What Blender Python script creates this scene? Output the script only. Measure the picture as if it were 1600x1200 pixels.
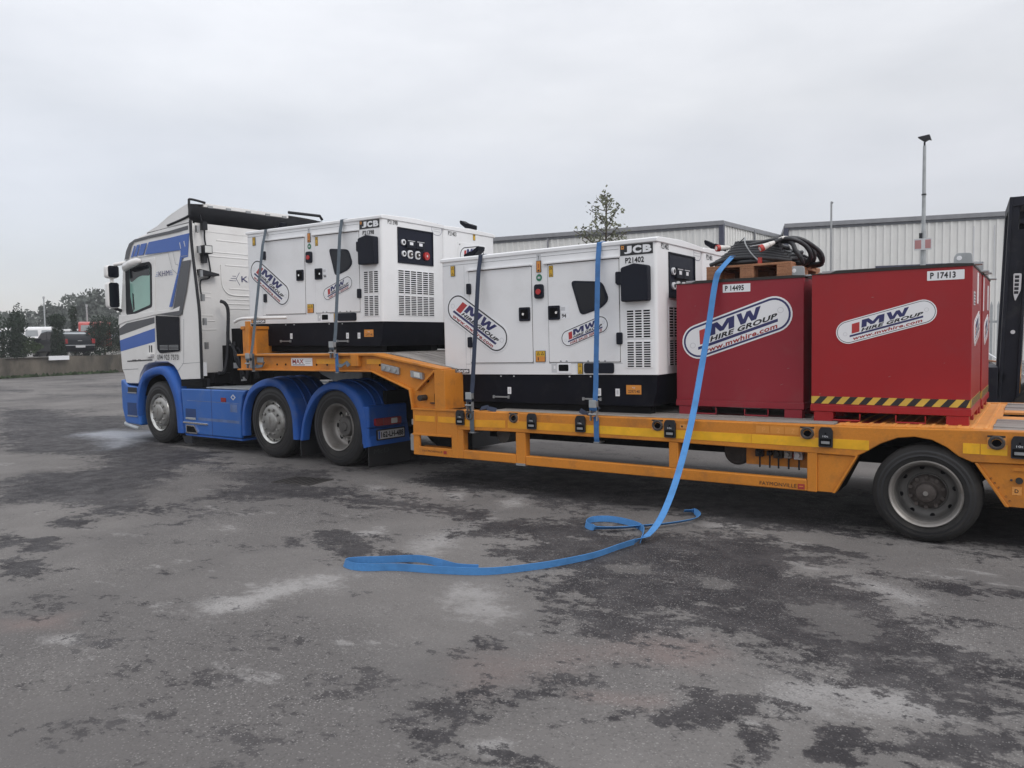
import bpy, bmesh, math, random
import numpy as np
from mathutils import Vector, Matrix, noise as mnoise
R = math.radians
rng = random.Random(7)
for o in list(bpy.data.objects): bpy.data.objects.remove(o)
SC = bpy.context.scene
COL = SC.collection

# ------------------------------------------------------------------ camera
cd = bpy.data.cameras.new('camera'); cam = bpy.data.objects.new('camera', cd); COL.objects.link(cam)
cd.sensor_fit = 'HORIZONTAL'; cd.sensor_width = 36.0; cd.lens = 36.0 * 1205.4 / 1600
cd.clip_start = 0.05; cd.clip_end = 3000
cam.location = (0, 0, 1.5)
PITCH, ROLL, YAW = R(3.2264), R(-0.9735), R(34.4145)
Fv = Vector((-math.sin(YAW) * math.cos(PITCH), math.cos(YAW) * math.cos(PITCH), -math.sin(PITCH)))
Rv = Vector((math.cos(YAW), math.sin(YAW), 0)); Uv = Rv.cross(Fv)
R2 = Rv * math.cos(ROLL) + Uv * math.sin(ROLL); U2 = -Rv * math.sin(ROLL) + Uv * math.cos(ROLL)
cam.rotation_euler = Matrix((R2, U2, -Fv)).transposed().to_euler()
SC.camera = cam

# ------------------------------------------------------------------ sky, sun, exposure
wd = bpy.data.worlds.new('World'); SC.world = wd; wd.use_nodes = True
nt = wd.node_tree; nt.nodes.clear(); L = nt.links.new
out = nt.nodes.new('ShaderNodeOutputWorld'); add = nt.nodes.new('ShaderNodeAddShader')
b1 = nt.nodes.new('ShaderNodeBackground'); b2 = nt.nodes.new('ShaderNodeBackground')
sky = nt.nodes.new('ShaderNodeTexSky'); sky.sky_type = 'NISHITA'; sky.sun_disc = False
SUN_EL, SUN_AZ = R(42), R(102)           # azimuth clockwise from +Y
sky.sun_elevation = SUN_EL; sky.sun_rotation = SUN_AZ; sky.dust_density = 1.0
L(sky.outputs[0], b1.inputs[0]); b1.inputs[1].default_value = 0.05
tc = nt.nodes.new('ShaderNodeTexCoord'); sep = nt.nodes.new('ShaderNodeSeparateXYZ')
L(tc.outputs['Generated'], sep.inputs[0])
ramp = nt.nodes.new('ShaderNodeValToRGB')   # overcast: the zenith is about three times as bright as the horizon
e = ramp.color_ramp.elements
e[0].position = 0.0; e[0].color = (.375, .335, .375, 1)
e[1].position = 1.0; e[1].color = (1.0, 1.0, 1.0, 1)
for p_, c_ in ((.10, (.45, .412, .415)), (.27, (.58, .552, .52)), (.45, (.82, .805, .785)), (.7, (.90, .89, .88))):
    k = ramp.color_ramp.elements.new(p_); k.color = (*c_, 1)
mr = nt.nodes.new('ShaderNodeMath'); mr.operation = 'MAXIMUM'; mr.inputs[1].default_value = 0
L(sep.outputs[2], mr.inputs[0]); L(mr.outputs[0], ramp.inputs[0])
mp = nt.nodes.new('ShaderNodeMapping'); mp.inputs['Scale'].default_value = (1.9, 1.9, 6.5)
L(tc.outputs['Generated'], mp.inputs[0])
nz = nt.nodes.new('ShaderNodeTexNoise'); nz.inputs['Scale'].default_value = 1.35; nz.inputs['Detail'].default_value = 7; nz.inputs['Roughness'].default_value = .55
L(mp.outputs[0], nz.inputs['Vector'])
mr2 = nt.nodes.new('ShaderNodeMapRange'); mr2.inputs[1].default_value = .3; mr2.inputs[2].default_value = .7
mr2.inputs[3].default_value = .89; mr2.inputs[4].default_value = 1.13
L(nz.outputs[0], mr2.inputs[0])
mul = nt.nodes.new('ShaderNodeVectorMath'); mul.operation = 'SCALE'
L(ramp.outputs[0], mul.inputs[0]); L(mr2.outputs[0], mul.inputs['Scale'])
L(mul.outputs[0], b2.inputs[0]); b2.inputs[1].default_value = 1.0
L(b1.outputs[0], add.inputs[0]); L(b2.outputs[0], add.inputs[1]); L(add.outputs[0], out.inputs[0])
sl = bpy.data.lights.new('sun', 'SUN'); sl.energy = 0.8; sl.angle = R(25); sl.color = (1, .97, .93)
so = bpy.data.objects.new('sun', sl); COL.objects.link(so); so.location = (0, 0, 30)
sd = Vector((math.sin(SUN_AZ) * math.cos(SUN_EL), math.cos(SUN_AZ) * math.cos(SUN_EL), math.sin(SUN_EL)))
so.rotation_euler = (-sd).to_track_quat('-Z', 'Y').to_euler()
vs = SC.view_settings; vs.view_transform = 'Standard'; vs.look = 'None'; vs.gamma = 1; vs.use_curve_mapping = False
vs.exposure = 0.22
SC.render.engine = 'CYCLES'; SC.cycles.use_denoising = True; SC.cycles.max_bounces = 8

# ------------------------------------------------------------------ materials
M = {}
def mat(name, col, rough=.5, metal=0., var=.08, vscale=3., bump=0., bscale=60., spec=.5, dirt=None, coat=0., fine=0., stretch=(1, 1, 1)):
    """Principled paint with slight uneven tone, optional fine relief and optional grime colour (col, amount, scale)."""
    m = bpy.data.materials.new(name); m.use_nodes = True; n = m.node_tree; n.nodes.clear(); l = n.links.new
    o = n.nodes.new('ShaderNodeOutputMaterial'); p = n.nodes.new('ShaderNodeBsdfPrincipled'); l(p.outputs[0], o.inputs[0])
    p.inputs['Roughness'].default_value = rough; p.inputs['Metallic'].default_value = metal
    p.inputs['Specular IOR Level'].default_value = spec; p.inputs['Coat Weight'].default_value = coat; p.inputs['Coat Roughness'].default_value = .08
    t = n.nodes.new('ShaderNodeTexCoord'); mpn = n.nodes.new('ShaderNodeMapping'); mpn.inputs['Scale'].default_value = stretch
    l(t.outputs['Object'], mpn.inputs[0])
    a = n.nodes.new('ShaderNodeTexNoise'); a.inputs['Scale'].default_value = vscale; a.inputs['Detail'].default_value = 6; l(mpn.outputs[0], a.inputs['Vector'])
    r = n.nodes.new('ShaderNodeMapRange'); r.inputs[1].default_value = .3; r.inputs[2].default_value = .7; r.inputs[3].default_value = 1 - var; r.inputs[4].default_value = 1 + var
    l(a.outputs[0], r.inputs[0])
    v = n.nodes.new('ShaderNodeVectorMath'); v.operation = 'SCALE'; v.inputs[0].default_value = col[:3]; l(r.outputs[0], v.inputs['Scale'])
    last = v.outputs[0]
    if fine:
        f = n.nodes.new('ShaderNodeTexNoise'); f.inputs['Scale'].default_value = 90; f.inputs['Detail'].default_value = 3; l(mpn.outputs[0], f.inputs['Vector'])
        fr = n.nodes.new('ShaderNodeMapRange'); fr.inputs[1].default_value = .3; fr.inputs[2].default_value = .7; fr.inputs[3].default_value = 1 - fine; fr.inputs[4].default_value = 1 + fine; l(f.outputs[0], fr.inputs[0])
        v2 = n.nodes.new('ShaderNodeVectorMath'); v2.operation = 'SCALE'; l(last, v2.inputs[0]); l(fr.outputs[0], v2.inputs['Scale']); last = v2.outputs[0]
    if dirt:
        d = n.nodes.new('ShaderNodeTexNoise'); d.inputs['Scale'].default_value = dirt[2]; d.inputs['Detail'].default_value = 9; d.inputs['Roughness'].default_value = .65
        l(mpn.outputs[0], d.inputs['Vector'])
        dr = n.nodes.new('ShaderNodeMapRange'); dr.inputs[1].default_value = .52; dr.inputs[2].default_value = .72; dr.inputs[3].default_value = 0; dr.inputs[4].default_value = dirt[1]; l(d.outputs[0], dr.inputs[0])
        mx = n.nodes.new('ShaderNodeMix'); mx.data_type = 'RGBA'; l(dr.outputs[0], mx.inputs[0]); l(last, mx.inputs[6]); mx.inputs[7].default_value = (*dirt[0], 1); last = mx.outputs[2]
    l(last, p.inputs['Base Color'])
    if bump:
        b = n.nodes.new('ShaderNodeTexNoise'); b.inputs['Scale'].default_value = bscale; b.inputs['Detail'].default_value = 5; l(mpn.outputs[0], b.inputs['Vector'])
        bu = n.nodes.new('ShaderNodeBump'); bu.inputs['Strength'].default_value = bump; bu.inputs['Distance'].default_value = .01; l(b.outputs[0], bu.inputs['Height']); l(bu.outputs[0], p.inputs['Normal'])
    M[name] = m
    return m
GR = (.16, .14, .12)
mat('gen_white', (.78, .785, .795), .38, bump=.04, bscale=2.5, var=.02, vscale=1.3, dirt=((.5, .49, .47), .22, 2.2), coat=.15)
mat('base_black', (.0045, .0052, .010), .5, var=.2, vscale=4, spec=.12, dirt=((.03, .03, .032), .3, 5))
mat('plastic_black', (.0095, .0115, .020), .55, var=.1, spec=.2, bump=.15, bscale=200)
mat('slot_black', (.004, .004, .005), .8, spec=.1)
mat('panel_dark', (.008, .010, .022), .45, spec=.2)
mat('glass_dark', (.009, .011, .017), .1, var=.05, spec=.3)
mat('print_black', (.015, .015, .018), .5)
mat('print_navy', (.024, .026, .115), .45)
mat('print_red', (.42, .035, .035), .45)
mat('print_darkred', (.33, .03, .025), .45)
mat('print_white', (.78, .79, .81), .4, var=.02)
mat('print_grey', (.55, .56, .58), .4)
mat('warn_yellow', (.60, .36, .02), .45, var=.05)
mat('warn_orange', (.62, .25, .04), .45, var=.05)
mat('green_sign', (.02, .17, .09), .45)
mat('red_button', (.42, .02, .02), .3)
mat('steel_grey', (.34, .35, .36), .42, .6, var=.15, dirt=((.12, .10, .08), .4, 6))
mat('galv', (.36, .38, .39), .55, .25, var=.15, vscale=8)
mat('tank_red', (.305, .014, .018), .38, bump=.12, bscale=3.5, spec=.3, var=.09, vscale=1.2, dirt=((.25, .03, .035), .5, 3), coat=.1)
mat('tank_red_dull', (.265, .022, .034), .45, bump=.12, bscale=3.5, spec=.3, var=.09, vscale=1.2, dirt=((.25, .05, .055), .5, 3))
mat('rim_black', (.02, .018, .016), .6)
mat('haz_yellow', (.58, .40, .06), .5, var=.12, vscale=8)
mat('orange', (.57, .21, .027), .45, spec=.3, var=.09, vscale=1.5, fine=.06, dirt=((.22, .10, .04), .6, 4.5))
mat('deck_orange', (.72, .31, .07), .6, var=.12, vscale=5, bump=.5, bscale=90, dirt=((.42, .22, .10), .6, 5))
mat('tape', (.80, .42, .015), .35, var=.12, vscale=9, dirt=((.5, .28, .03), .5, 12))
mat('tape_dull', (.70, .31, .015), .35, var=.10, vscale=9, dirt=((.5, .24, .03), .5, 12))
mat('wood_grey', (.27, .245, .225), .8, var=.3, vscale=2.5, bump=.8, bscale=30, fine=.25, stretch=(.25, 6, 6), dirt=((.09, .08, .07), .7, 3))
mat('pallet_wood', (.31, .145, .075), .8, var=.25, vscale=3, bump=.5, bscale=40, fine=.2, dirt=((.10, .05, .03), .6, 6))
mat('rubber', (.027, .026, .0255), .8, spec=.25, var=.2, vscale=5, bump=.25, bscale=120, dirt=((.075, .068, .06), .55, 4))
mat('rubber_clean', (.016, .016, .018), .6)
mat('alloy', (.52, .52, .50), .28, .9, var=.1, dirt=((.20, .18, .15), .6, 8))
mat('rim_mid', (.13, .125, .12), .5, .4, var=.25, vscale=6, dirt=((.08, .07, .06), .6, 9))
mat('scuff_grey', (.05, .05, .05), .8)
mat('rim_dark', (.105, .10, .095), .6, .3, var=.25, vscale=6, dirt=((.05, .04, .035), .6, 9))
mat('rim_cover', (.34, .335, .32), .42, .8, var=.15, dirt=((.15, .135, .115), .65, 9))
mat('rim_grey', (.27, .255, .24), .45, .5, var=.15, dirt=((.13, .11, .09), .6, 7))
mat('hub_brown', (.058, .047, .042), .75, var=.3, vscale=14, bump=.4)
mat('cab_white', (.74, .73, .715), .28, var=.02, dirt=((.52, .49, .45), .25, 1.8), coat=.4)
mat('truck_blue', (.020, .118, .42), .35, var=.06, vscale=2, coat=.2, spec=.4, dirt=((.10, .16, .32), .45, 4))
mat('guard_blue', (.016, .09, .36), .5, spec=.3, var=.08, vscale=3, dirt=((.09, .14, .28), .5, 4))
mat('decal_blue', (.022, .10, .40), .35, var=.03, coat=.15, spec=.4)
mat('decal_char', (.06, .063, .072), .35, var=.05)
mat('trim_dark', (.022, .023, .027), .55, var=.15, spec=.25)
mat('under_dark', (.008, .008, .009), .85, var=.3, spec=.15)
mat('inner_grey', (.085, .09, .105), .7, var=.15)
mat('chrome', (.75, .75, .75), .14, 1.)
mat('cab_glass', (.24, .43, .37), .06, var=.06, vscale=3, spec=.6)
mat('tail_red', (.25, .012, .015), .15, var=.1, spec=.7)
mat('lamp_clear', (.6, .6, .58), .1, var=.1, spec=.8)
mat('plate_white', (.55, .55, .56), .4)
mat('strap_slate', (.085, .11, .135), .75, var=.12, vscale=20, bump=.4, bscale=300)
mat('strap_navy', (.022, .032, .062), .75, var=.12, vscale=20, bump=.4, bscale=300)
mat('strap_blue', (.04, .145, .36), .7, var=.14, vscale=14, bump=.4, bscale=300, dirt=((.03, .08, .16), .5, 9))
mat('strap_light', (.07, .245, .55), .75, var=.2, vscale=7, bump=.4, bscale=300, dirt=((.03, .11, .27), .6, 7))
mat('cable_black', (.017, .018, .022), .45, var=.3, vscale=8, dirt=((.08, .08, .08), .4, 7))
mat('plug_white', (.65, .63, .6), .5)
mat('plug_red', (.42, .04, .03), .45)
mat('fork_dark', (.013, .015, .023), .5, spec=.2, var=.2, dirt=((.06, .06, .06), .4, 5))
mat('clad', (.70, .70, .68), .5, var=.04, vscale=1.2, dirt=((.40, .40, .38), .5, .6))
mat('clad_rib', (.72, .72, .70), .5, var=.04)
mat('clad_trim', (.045, .05, .085), .5)
mat('clad_roof', (.13, .14, .16), .6, var=.1)
mat('gutter', (.22, .225, .24), .5, var=.1)
mat('concrete', (.115, .10, .08), .9, var=.45, vscale=1.1, bump=.6, bscale=20, fine=.2, stretch=(1, 1, .45), dirt=((.032, .031, .025), .95, .8))
mat('concrete_pale', (.38, .37, .35), .85, var=.15)
mat('yard', (.14, .135, .12), .95, var=.2, vscale=.4, fine=.1)
mat('hill_green', (.075, .095, .065), 1., var=.35, vscale=.03, spec=.1)
mat('leaf_dark', (.014, .026, .014), .75, var=.5, vscale=1.5, spec=.3)
mat('leaf_mid', (.035, .055, .022), .7, var=.4, vscale=1.2, spec=.3)
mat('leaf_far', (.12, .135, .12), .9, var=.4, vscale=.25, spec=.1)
mat('leaf_young', (.13, .14, .085), .6, var=.4, vscale=3, spec=.4)
mat('bark', (.07, .055, .04), .9, var=.3, vscale=8, bump=.5)
mat('car_black', (.006, .007, .010), .35, coat=.03, spec=.15)
mat('car_white', (.72, .72, .72), .25, coat=.4)
mat('car_red', (.42, .03, .025), .3, coat=.4)
mat('car_blue', (.10, .17, .28), .3, coat=.4)
mat('car_silver', (.42, .43, .44), .3, .4, coat=.4)
mat('window_pale', (.33, .36, .38), .1, spec=.8)
mat('brick_red', (.3, .1, .07), .8)
mat('recess_blue', (.008, .04, .15), .5)
mat('sign_pink', (.42, .20, .20), .5)
mat('scuff', (.10, .16, .33), .5, var=.3, vscale=5)
mat('drain', (.045, .042, .041), .85, .0, var=.3, spec=.15)
mat('drain_pit', (.018, .017, .017), .9, spec=.1)

hm = bpy.data.materials.new('haze'); hm.use_nodes = True; hm.node_tree.nodes.clear()
ho_ = hm.node_tree.nodes.new('ShaderNodeOutputMaterial'); hv = hm.node_tree.nodes.new('ShaderNodeVolumePrincipled'); hm.node_tree.links.new(hv.outputs[0], ho_.inputs['Volume'])
hv.inputs['Color'].default_value = (.86, .88, .92, 1); hv.inputs['Density'].default_value = .0012; M['haze'] = hm
# ------------------------------------------------------------------ mesh builder
def V3(a): return Vector(a)
class MB:
    """collects faces, each with a material name, and links them as ONE mesh object"""
    def __init__(s): s.v = []; s.f = []; s.m = []; s.names = []
    def mi(s, m):
        if m not in s.names: s.names.append(m)
        return s.names.index(m)
    def add(s, verts, faces, m):
        b = len(s.v); s.v += [tuple(x) for x in verts]; k = s.mi(m)
        for f in faces: s.f.append(tuple(b + i for i in f)); s.m.append(k)
    def box(s, x0, x1, y0, y1, z0, z1, m):
        s.add([(x0, y0, z0), (x1, y0, z0), (x1, y1, z0), (x0, y1, z0), (x0, y0, z1), (x1, y0, z1), (x1, y1, z1), (x0, y1, z1)],
              [(3, 2, 1, 0), (4, 5, 6, 7), (0, 1, 5, 4), (1, 2, 6, 5), (2, 3, 7, 6), (3, 0, 4, 7)], m)
        return s
    def prism(s, pts, a, b, m, ax='y'):
        """polygon pts in the plane across axis ax, from a to b"""
        def P(p, t):
            return {'y': (p[0], t, p[1]), 'x': (t, p[0], p[1]), 'z': (p[0], p[1], t)}[ax]
        n = len(pts); area = sum(pts[i][0] * pts[(i + 1) % n][1] - pts[(i + 1) % n][0] * pts[i][1] for i in range(n))
        if (area < 0) ^ (ax == 'y'): pts = pts[::-1]
        # now counter-clockwise when seen from +axis
        if a > b: a, b = b, a
        vs_ = [P(p, a) for p in pts] + [P(p, b) for p in pts]
        fs = [tuple(range(n))[::-1], tuple(range(n, 2 * n))] + [(i, (i + 1) % n, n + (i + 1) % n, n + i) for i in range(n)]
        s.add(vs_, fs, m); return s
    def cyl(s, p0, p1, r0, m, r1=None, n=12, caps=True):
        p0, p1 = V3(p0), V3(p1); r1 = r0 if r1 is None else r1
        d = (p1 - p0).normalized(); u = d.orthogonal().normalized(); w = d.cross(u)
        c = [(math.cos(2 * math.pi * i / n), math.sin(2 * math.pi * i / n)) for i in range(n)]
        vs_ = [p0 + (u * a + w * b) * r0 for a, b in c] + [p1 + (u * a + w * b) * r1 for a, b in c]
        fs = [(i, (i + 1) % n, n + (i + 1) % n, n + i) for i in range(n)]
        if caps: fs += [tuple(range(n))[::-1], tuple(range(n, 2 * n))]
        s.add(vs_, fs, m); return s
    def tube(s, path, r, m, n=8, caps=True):
        path = [V3(p) for p in path]; rings = []; u = None
        for i, p in enumerate(path):
            d = (path[min(i + 1, len(path) - 1)] - path[max(i - 1, 0)]).normalized()
            u = d.orthogonal().normalized() if u is None else (u - d * u.dot(d)).normalized()
            w = d.cross(u); rr = r[i] if isinstance(r, (list, tuple)) else r
            rings.append([p + (u * math.cos(2 * math.pi * k / n) + w * math.sin(2 * math.pi * k / n)) * rr for k in range(n)])
        vs_ = [v for q in rings for v in q]; fs = []
        for i in range(len(path) - 1):
            for k in range(n): fs.append((i * n + k, i * n + (k + 1) % n, (i + 1) * n + (k + 1) % n, (i + 1) * n + k))
        if caps: fs += [tuple(range(n))[::-1], tuple((len(path) - 1) * n + k for k in range(n))]
        s.add(vs_, fs, m); return s
    def lathe(s, prof, c, m, n=40, closed=False):
        """profile of (radius, y offset) turned about the y axis through c"""
        vs_ = []; fs = []; k = len(prof)
        for i in range(n):
            a = 2 * math.pi * i / n
            for r, y in prof: vs_.append((c[0] + r * math.cos(a), c[1] + y, c[2] + r * math.sin(a)))
        for i in range(n):
            j = (i + 1) % n
            for q in range(k if closed else k - 1):
                q2 = (q + 1) % k; fs.append((i * k + q, i * k + q2, j * k + q2, j * k + q))
        s.add(vs_, fs, m); return s
    def ribbon(s, path, wdir, w, t, m):
        """flat webbing along path; wdir = width direction (one vector, or one per point)"""
        path = [V3(p) for p in path]; n = len(path); vs_ = []
        for i, p in enumerate(path):
            d = (path[min(i + 1, n - 1)] - path[max(i - 1, 0)]).normalized()
            wd_ = V3(wdir[i] if isinstance(wdir, list) else wdir); wd_ = (wd_ - d * wd_.dot(d)).normalized(); nn = d.cross(wd_)
            vs_ += [p + wd_ * w / 2 + nn * t / 2, p - wd_ * w / 2 + nn * t / 2, p - wd_ * w / 2 - nn * t / 2, p + wd_ * w / 2 - nn * t / 2]
        fs = [(3, 2, 1, 0), tuple((n - 1) * 4 + k for k in range(4))]
        for i in range(n - 1):
            for k in range(4): fs.append((i * 4 + k, i * 4 + (k + 1) % 4, (i + 1) * 4 + (k + 1) % 4, (i + 1) * 4 + k))
        s.add(vs_, fs, m); return s
    def build(s, name, parent=None, bevel=0., smooth=35, loc=None, seg=2, recalc=True):
        me = bpy.data.meshes.new(name); me.from_pydata(s.v, [], s.f)
        for k in s.names: me.materials.append(M[k])
        me.polygons.foreach_set('material_index', s.m)
        if recalc:
            bm = bmesh.new(); bm.from_mesh(me); bmesh.ops.recalc_face_normals(bm, faces=bm.faces); bm.to_mesh(me); bm.free()
        me.validate(); me.update()
        if smooth:
            me.shade_smooth()
            me.set_sharp_from_angle(angle=R(smooth))
        o = bpy.data.objects.new(name, me); COL.objects.link(o)
        if parent is not None: o.parent = parent
        if loc is not None: o.location = loc
        if bevel:
            b = o.modifiers.new('bevel', 'BEVEL'); b.width = bevel; b.segments = seg; b.limit_method = 'ANGLE'; b.angle_limit = R(40); b.harden_normals = True
        return o

def build_each(mb, name, parent=None, **kw):
    """every separate piece of the builder as an object of its own"""
    n = len(mb.v); p = list(range(n))
    def fd(a):
        while p[a] != a: p[a] = p[p[a]]; a = p[a]
        return a
    for f in mb.f:
        for i in f[1:]: p[fd(i)] = fd(f[0])
    g = {}
    for fi, f in enumerate(mb.f): g.setdefault(fd(f[0]), []).append(fi)
    outl = []
    for fl in g.values():
        q = MB(); ids = {}
        for fi in fl:
            t = []
            for i in mb.f[fi]:
                if i not in ids: ids[i] = len(q.v); q.v.append(mb.v[i])
                t.append(ids[i])
            q.f.append(tuple(t)); q.m.append(q.mi(mb.names[mb.m[fi]]))
        outl.append(q.build(name, parent, **kw))
    return outl
def tag(o, label=None, cat=None, group=None, kind=None):
    for k, v in (('label', label), ('category', cat), ('group', group), ('kind', kind)):
        if v: o[k] = v
    return o
def thing(name, label, cat, loc=(0, 0, 0), rot=(0, 0, 0), group=None):
    o = bpy.data.objects.new(name, None); COL.objects.link(o); o.empty_display_size = .2
    o.location = loc; o.rotation_euler = rot
    return tag(o, label, cat, group)
def kids(o): return [c for c in bpy.data.objects if c.parent is o]
def spline(pts, n=8, closed=False):
    P = [V3(p) for p in pts]; k = len(P); o = []
    rngi = range(k if closed else k - 1)
    for i in rngi:
        if closed: a, b, c, d = P[(i - 1) % k], P[i], P[(i + 1) % k], P[(i + 2) % k]
        else: a, b, c, d = P[max(i - 1, 0)], P[i], P[i + 1], P[min(i + 2, k - 1)]
        for j in range(n):
            t = j / n
            o.append(.5 * ((2 * b) + (c - a) * t + (2 * a - 5 * b + 4 * c - d) * t * t + (3 * b - a - 3 * c + d) * t ** 3))
    if not closed: o.append(P[-1])
    return o
def resample(pts, n):
    P = [V3((p[0], p[1], 0)) for p in pts]; d = [0]
    for i in range(1, len(P)): d.append(d[-1] + (P[i] - P[i - 1]).length)
    o = []
    for k in range(n):
        t = d[-1] * k / (n - 1); i = 0
        while i < len(d) - 2 and d[i + 1] < t: i += 1
        f = (t - d[i]) / max(d[i + 1] - d[i], 1e-9); q = P[i].lerp(P[i + 1], f); o.append((q.x, q.y))
    return o
def rrect(x0, x1, y0, y1, r, n=4):
    o = []
    for cx, cy, a in ((x1 - r, y1 - r, 0), (x0 + r, y1 - r, 90), (x0 + r, y0 + r, 180), (x1 - r, y0 + r, 270)):
        for i in range(n + 1): o.append((cx + r * math.cos(R(a + 90 * i / n)), cy + r * math.sin(R(a + 90 * i / n))))
    return o
def roundpoly(pts, r, n=3):
    o = []; k = len(pts)
    for i in range(k):
        p = Vector(pts[i]); a = (Vector(pts[i - 1]) - p); b = (Vector(pts[(i + 1) % k]) - p)
        q = min(r, a.length * .45, b.length * .45); A = p + a.normalized() * q; B = p + b.normalized() * q
        for j in range(n + 1):
            t = j / n; o.append(tuple((1 - t) ** 2 * A + 2 * t * (1 - t) * p + t * t * B))
    return o
# ------------------------------------------------------------------ lettering (built-in font turned to flat mesh)
_tc = {}
def glyphs(txt, bold=0., shear=0., space=1.):
    k = (txt, bold, shear, space)
    if k not in _tc:
        c = bpy.data.curves.new('lettering', 'FONT'); c.body = txt; c.size = 1; c.offset = bold; c.shear = shear; c.space_character = space; c.resolution_u = 3; c.fill_mode = 'FRONT'
        o = bpy.data.objects.new('lettering', c); COL.objects.link(o); bpy.context.view_layer.update()
        dg = bpy.context.evaluated_depsgraph_get(); me = bpy.data.meshes.new_from_object(o.evaluated_get(dg))
        vs_ = [(v.co.x, v.co.y) for v in me.vertices]; fs = [tuple(p.vertices) for p in me.polygons]
        bpy.data.objects.remove(o); bpy.data.curves.remove(c); bpy.data.meshes.remove(me)
        xs = [v[0] for v in vs_]; ys = [v[1] for v in vs_]
        w = max(xs) - min(xs); h = max(ys) - min(ys)
        _tc[k] = ([((x - min(xs)) / w, (y - min(ys)) / h) for x, y in vs_], fs)
    return _tc[k]
class Face:
    """a flat frame on a surface: origin o, unit right u, unit up v, outward n; draws flat print at a small height"""
    def __init__(s, o, u, v, n): s.o, s.u, s.v, s.n = V3(o), V3(u), V3(v), V3(n)
    def P(s, x, y, h=0): return s.o + s.u * x + s.v * y + s.n * h
    def sub(s, x, y, ang):
        a = R(ang); return Face(s.P(x, y), s.u * math.cos(a) + s.v * math.sin(a), -s.u * math.sin(a) + s.v * math.cos(a), s.n)
    def poly(s, mb, pts, m, h=.002, t=None):
        t = h if t is None else t; n = len(pts)
        if sum(pts[i][0] * pts[(i + 1) % n][1] - pts[(i + 1) % n][0] * pts[i][1] for i in range(n)) < 0: pts = pts[::-1]
        vs_ = [s.P(x, y, h) for x, y in pts] + [s.P(x, y, h - t) for x, y in pts]
        mb.add(vs_, [tuple(range(n))] + [(i, n + i, n + (i + 1) % n, (i + 1) % n) for i in range(n)], m)
    def rect(s, mb, x0, x1, y0, y1, m, h=.002, t=None, r=0):
        s.poly(mb, rrect(x0, x1, y0, y1, r) if r else [(x0, y0), (x1, y0), (x1, y1), (x0, y1)], m, h, t)
    def ring(s, mb, outer, inner, m, h=.002):
        n = len(outer); vs_ = [s.P(x, y, h) for x, y in outer] + [s.P(x, y, h) for x, y in inner]
        mb.add(vs_, [(i, (i + 1) % n, n + (i + 1) % n, n + i) for i in range(n)], m)
    def text(s, mb, txt, x0, x1, y0, y1, m, h=.003, bold=.028, shear=0., space=1.):
        vs_, fs = glyphs(txt, bold, shear, space)
        mb.add([s.P(x0 + a * (x1 - x0), y0 + b * (y1 - y0), h) for a, b in vs_], fs, m)
def pill(L_, H_, n=14):
    r = H_ / 2; c = L_ / 2 - r; o = []
    for i in range(n + 1): a = R(-90 + 180 * i / n); o.append((c + r * math.cos(a), r * math.sin(a)))
    for i in range(n + 1): a = R(90 + 180 * i / n); o.append((-c + r * math.cos(a), r * math.sin(a)))
    return o
def hire_sticker(F, parent, L_, H_, web='www.mwhire.com', line='HIRE GROUP', border=.05, bordercol='print_black', label=None, fade=False):
    """oval white sticker: red block, big slanted letters, stripe and web line"""
    k = MB(); F.poly(k, pill(L_, H_), 'print_white', .003)
    g = H_ * border; q = H_ * .09
    F.ring(k, pill(L_ - q, H_ - q), pill(L_ - q - 2 * g, H_ - q - 2 * g), bordercol, .0036)
    def par(x0, x1, y0, y1, m, sl=.28):
        hh = (y1 - y0) * H_ * sl
        F.poly(k, [(x0 * L_, y0 * H_), (x1 * L_, y0 * H_), (x1 * L_ + hh, y1 * H_), (x0 * L_ + hh, y1 * H_)], m, .0036, .0003)
    par(-.345, -.265, -.10, .30, 'print_red'); par(-.375, .36, -.225, -.145, 'print_navy')
    for sx in (-1, 1):      # the faint emblem at either end
        F.sub(sx * L_ * .41, H_ * (.05 if sx > 0 else -.05), 0).ring(k, pill(H_ * .17, H_ * .16), pill(H_ * .14, H_ * .13), 'print_grey', .0036)
    o = k.build('logo_sticker', parent, smooth=0, recalc=False)
    if label: o['label'] = label
    t = MB()
    def heavy(pts, x0, x1):
        y0, y1 = .04 * H_, .355 * H_; F.poly(t, [(x0 * L_ + a * (x1 - x0) * L_ + b * (y1 - y0) * .34, y0 + b * (y1 - y0)) for a, b in pts], 'print_navy', .004, .0003)
    heavy([(0, 0), (0, 1), (.30, 1), (.5, .46), (.70, 1), (1, 1), (1, 0), (.77, 0), (.77, .60), (.58, .10), (.42, .10), (.23, .60), (.23, 0)], -.235, -.005)
    heavy([(0, 1), (.2, 1), (.29, .38), (.42, .94), (.58, .94), (.71, .38), (.80, 1), (1, 1), (.82, 0), (.62, 0), (.5, .5), (.38, 0), (.18, 0)], .015, .235)
    F.text(t, line, -.25 * L_, .375 * L_, -.125 * H_, .015 * H_, 'print_black', .004, .042, .35, 1.08)
    F.text(t, web, -.345 * L_, .345 * L_, -.39 * H_, -.25 * H_, 'print_darkred', .004, .03, .25, 1.08)
    t.build('lettering', o, smooth=0, recalc=False)
    return o

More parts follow.
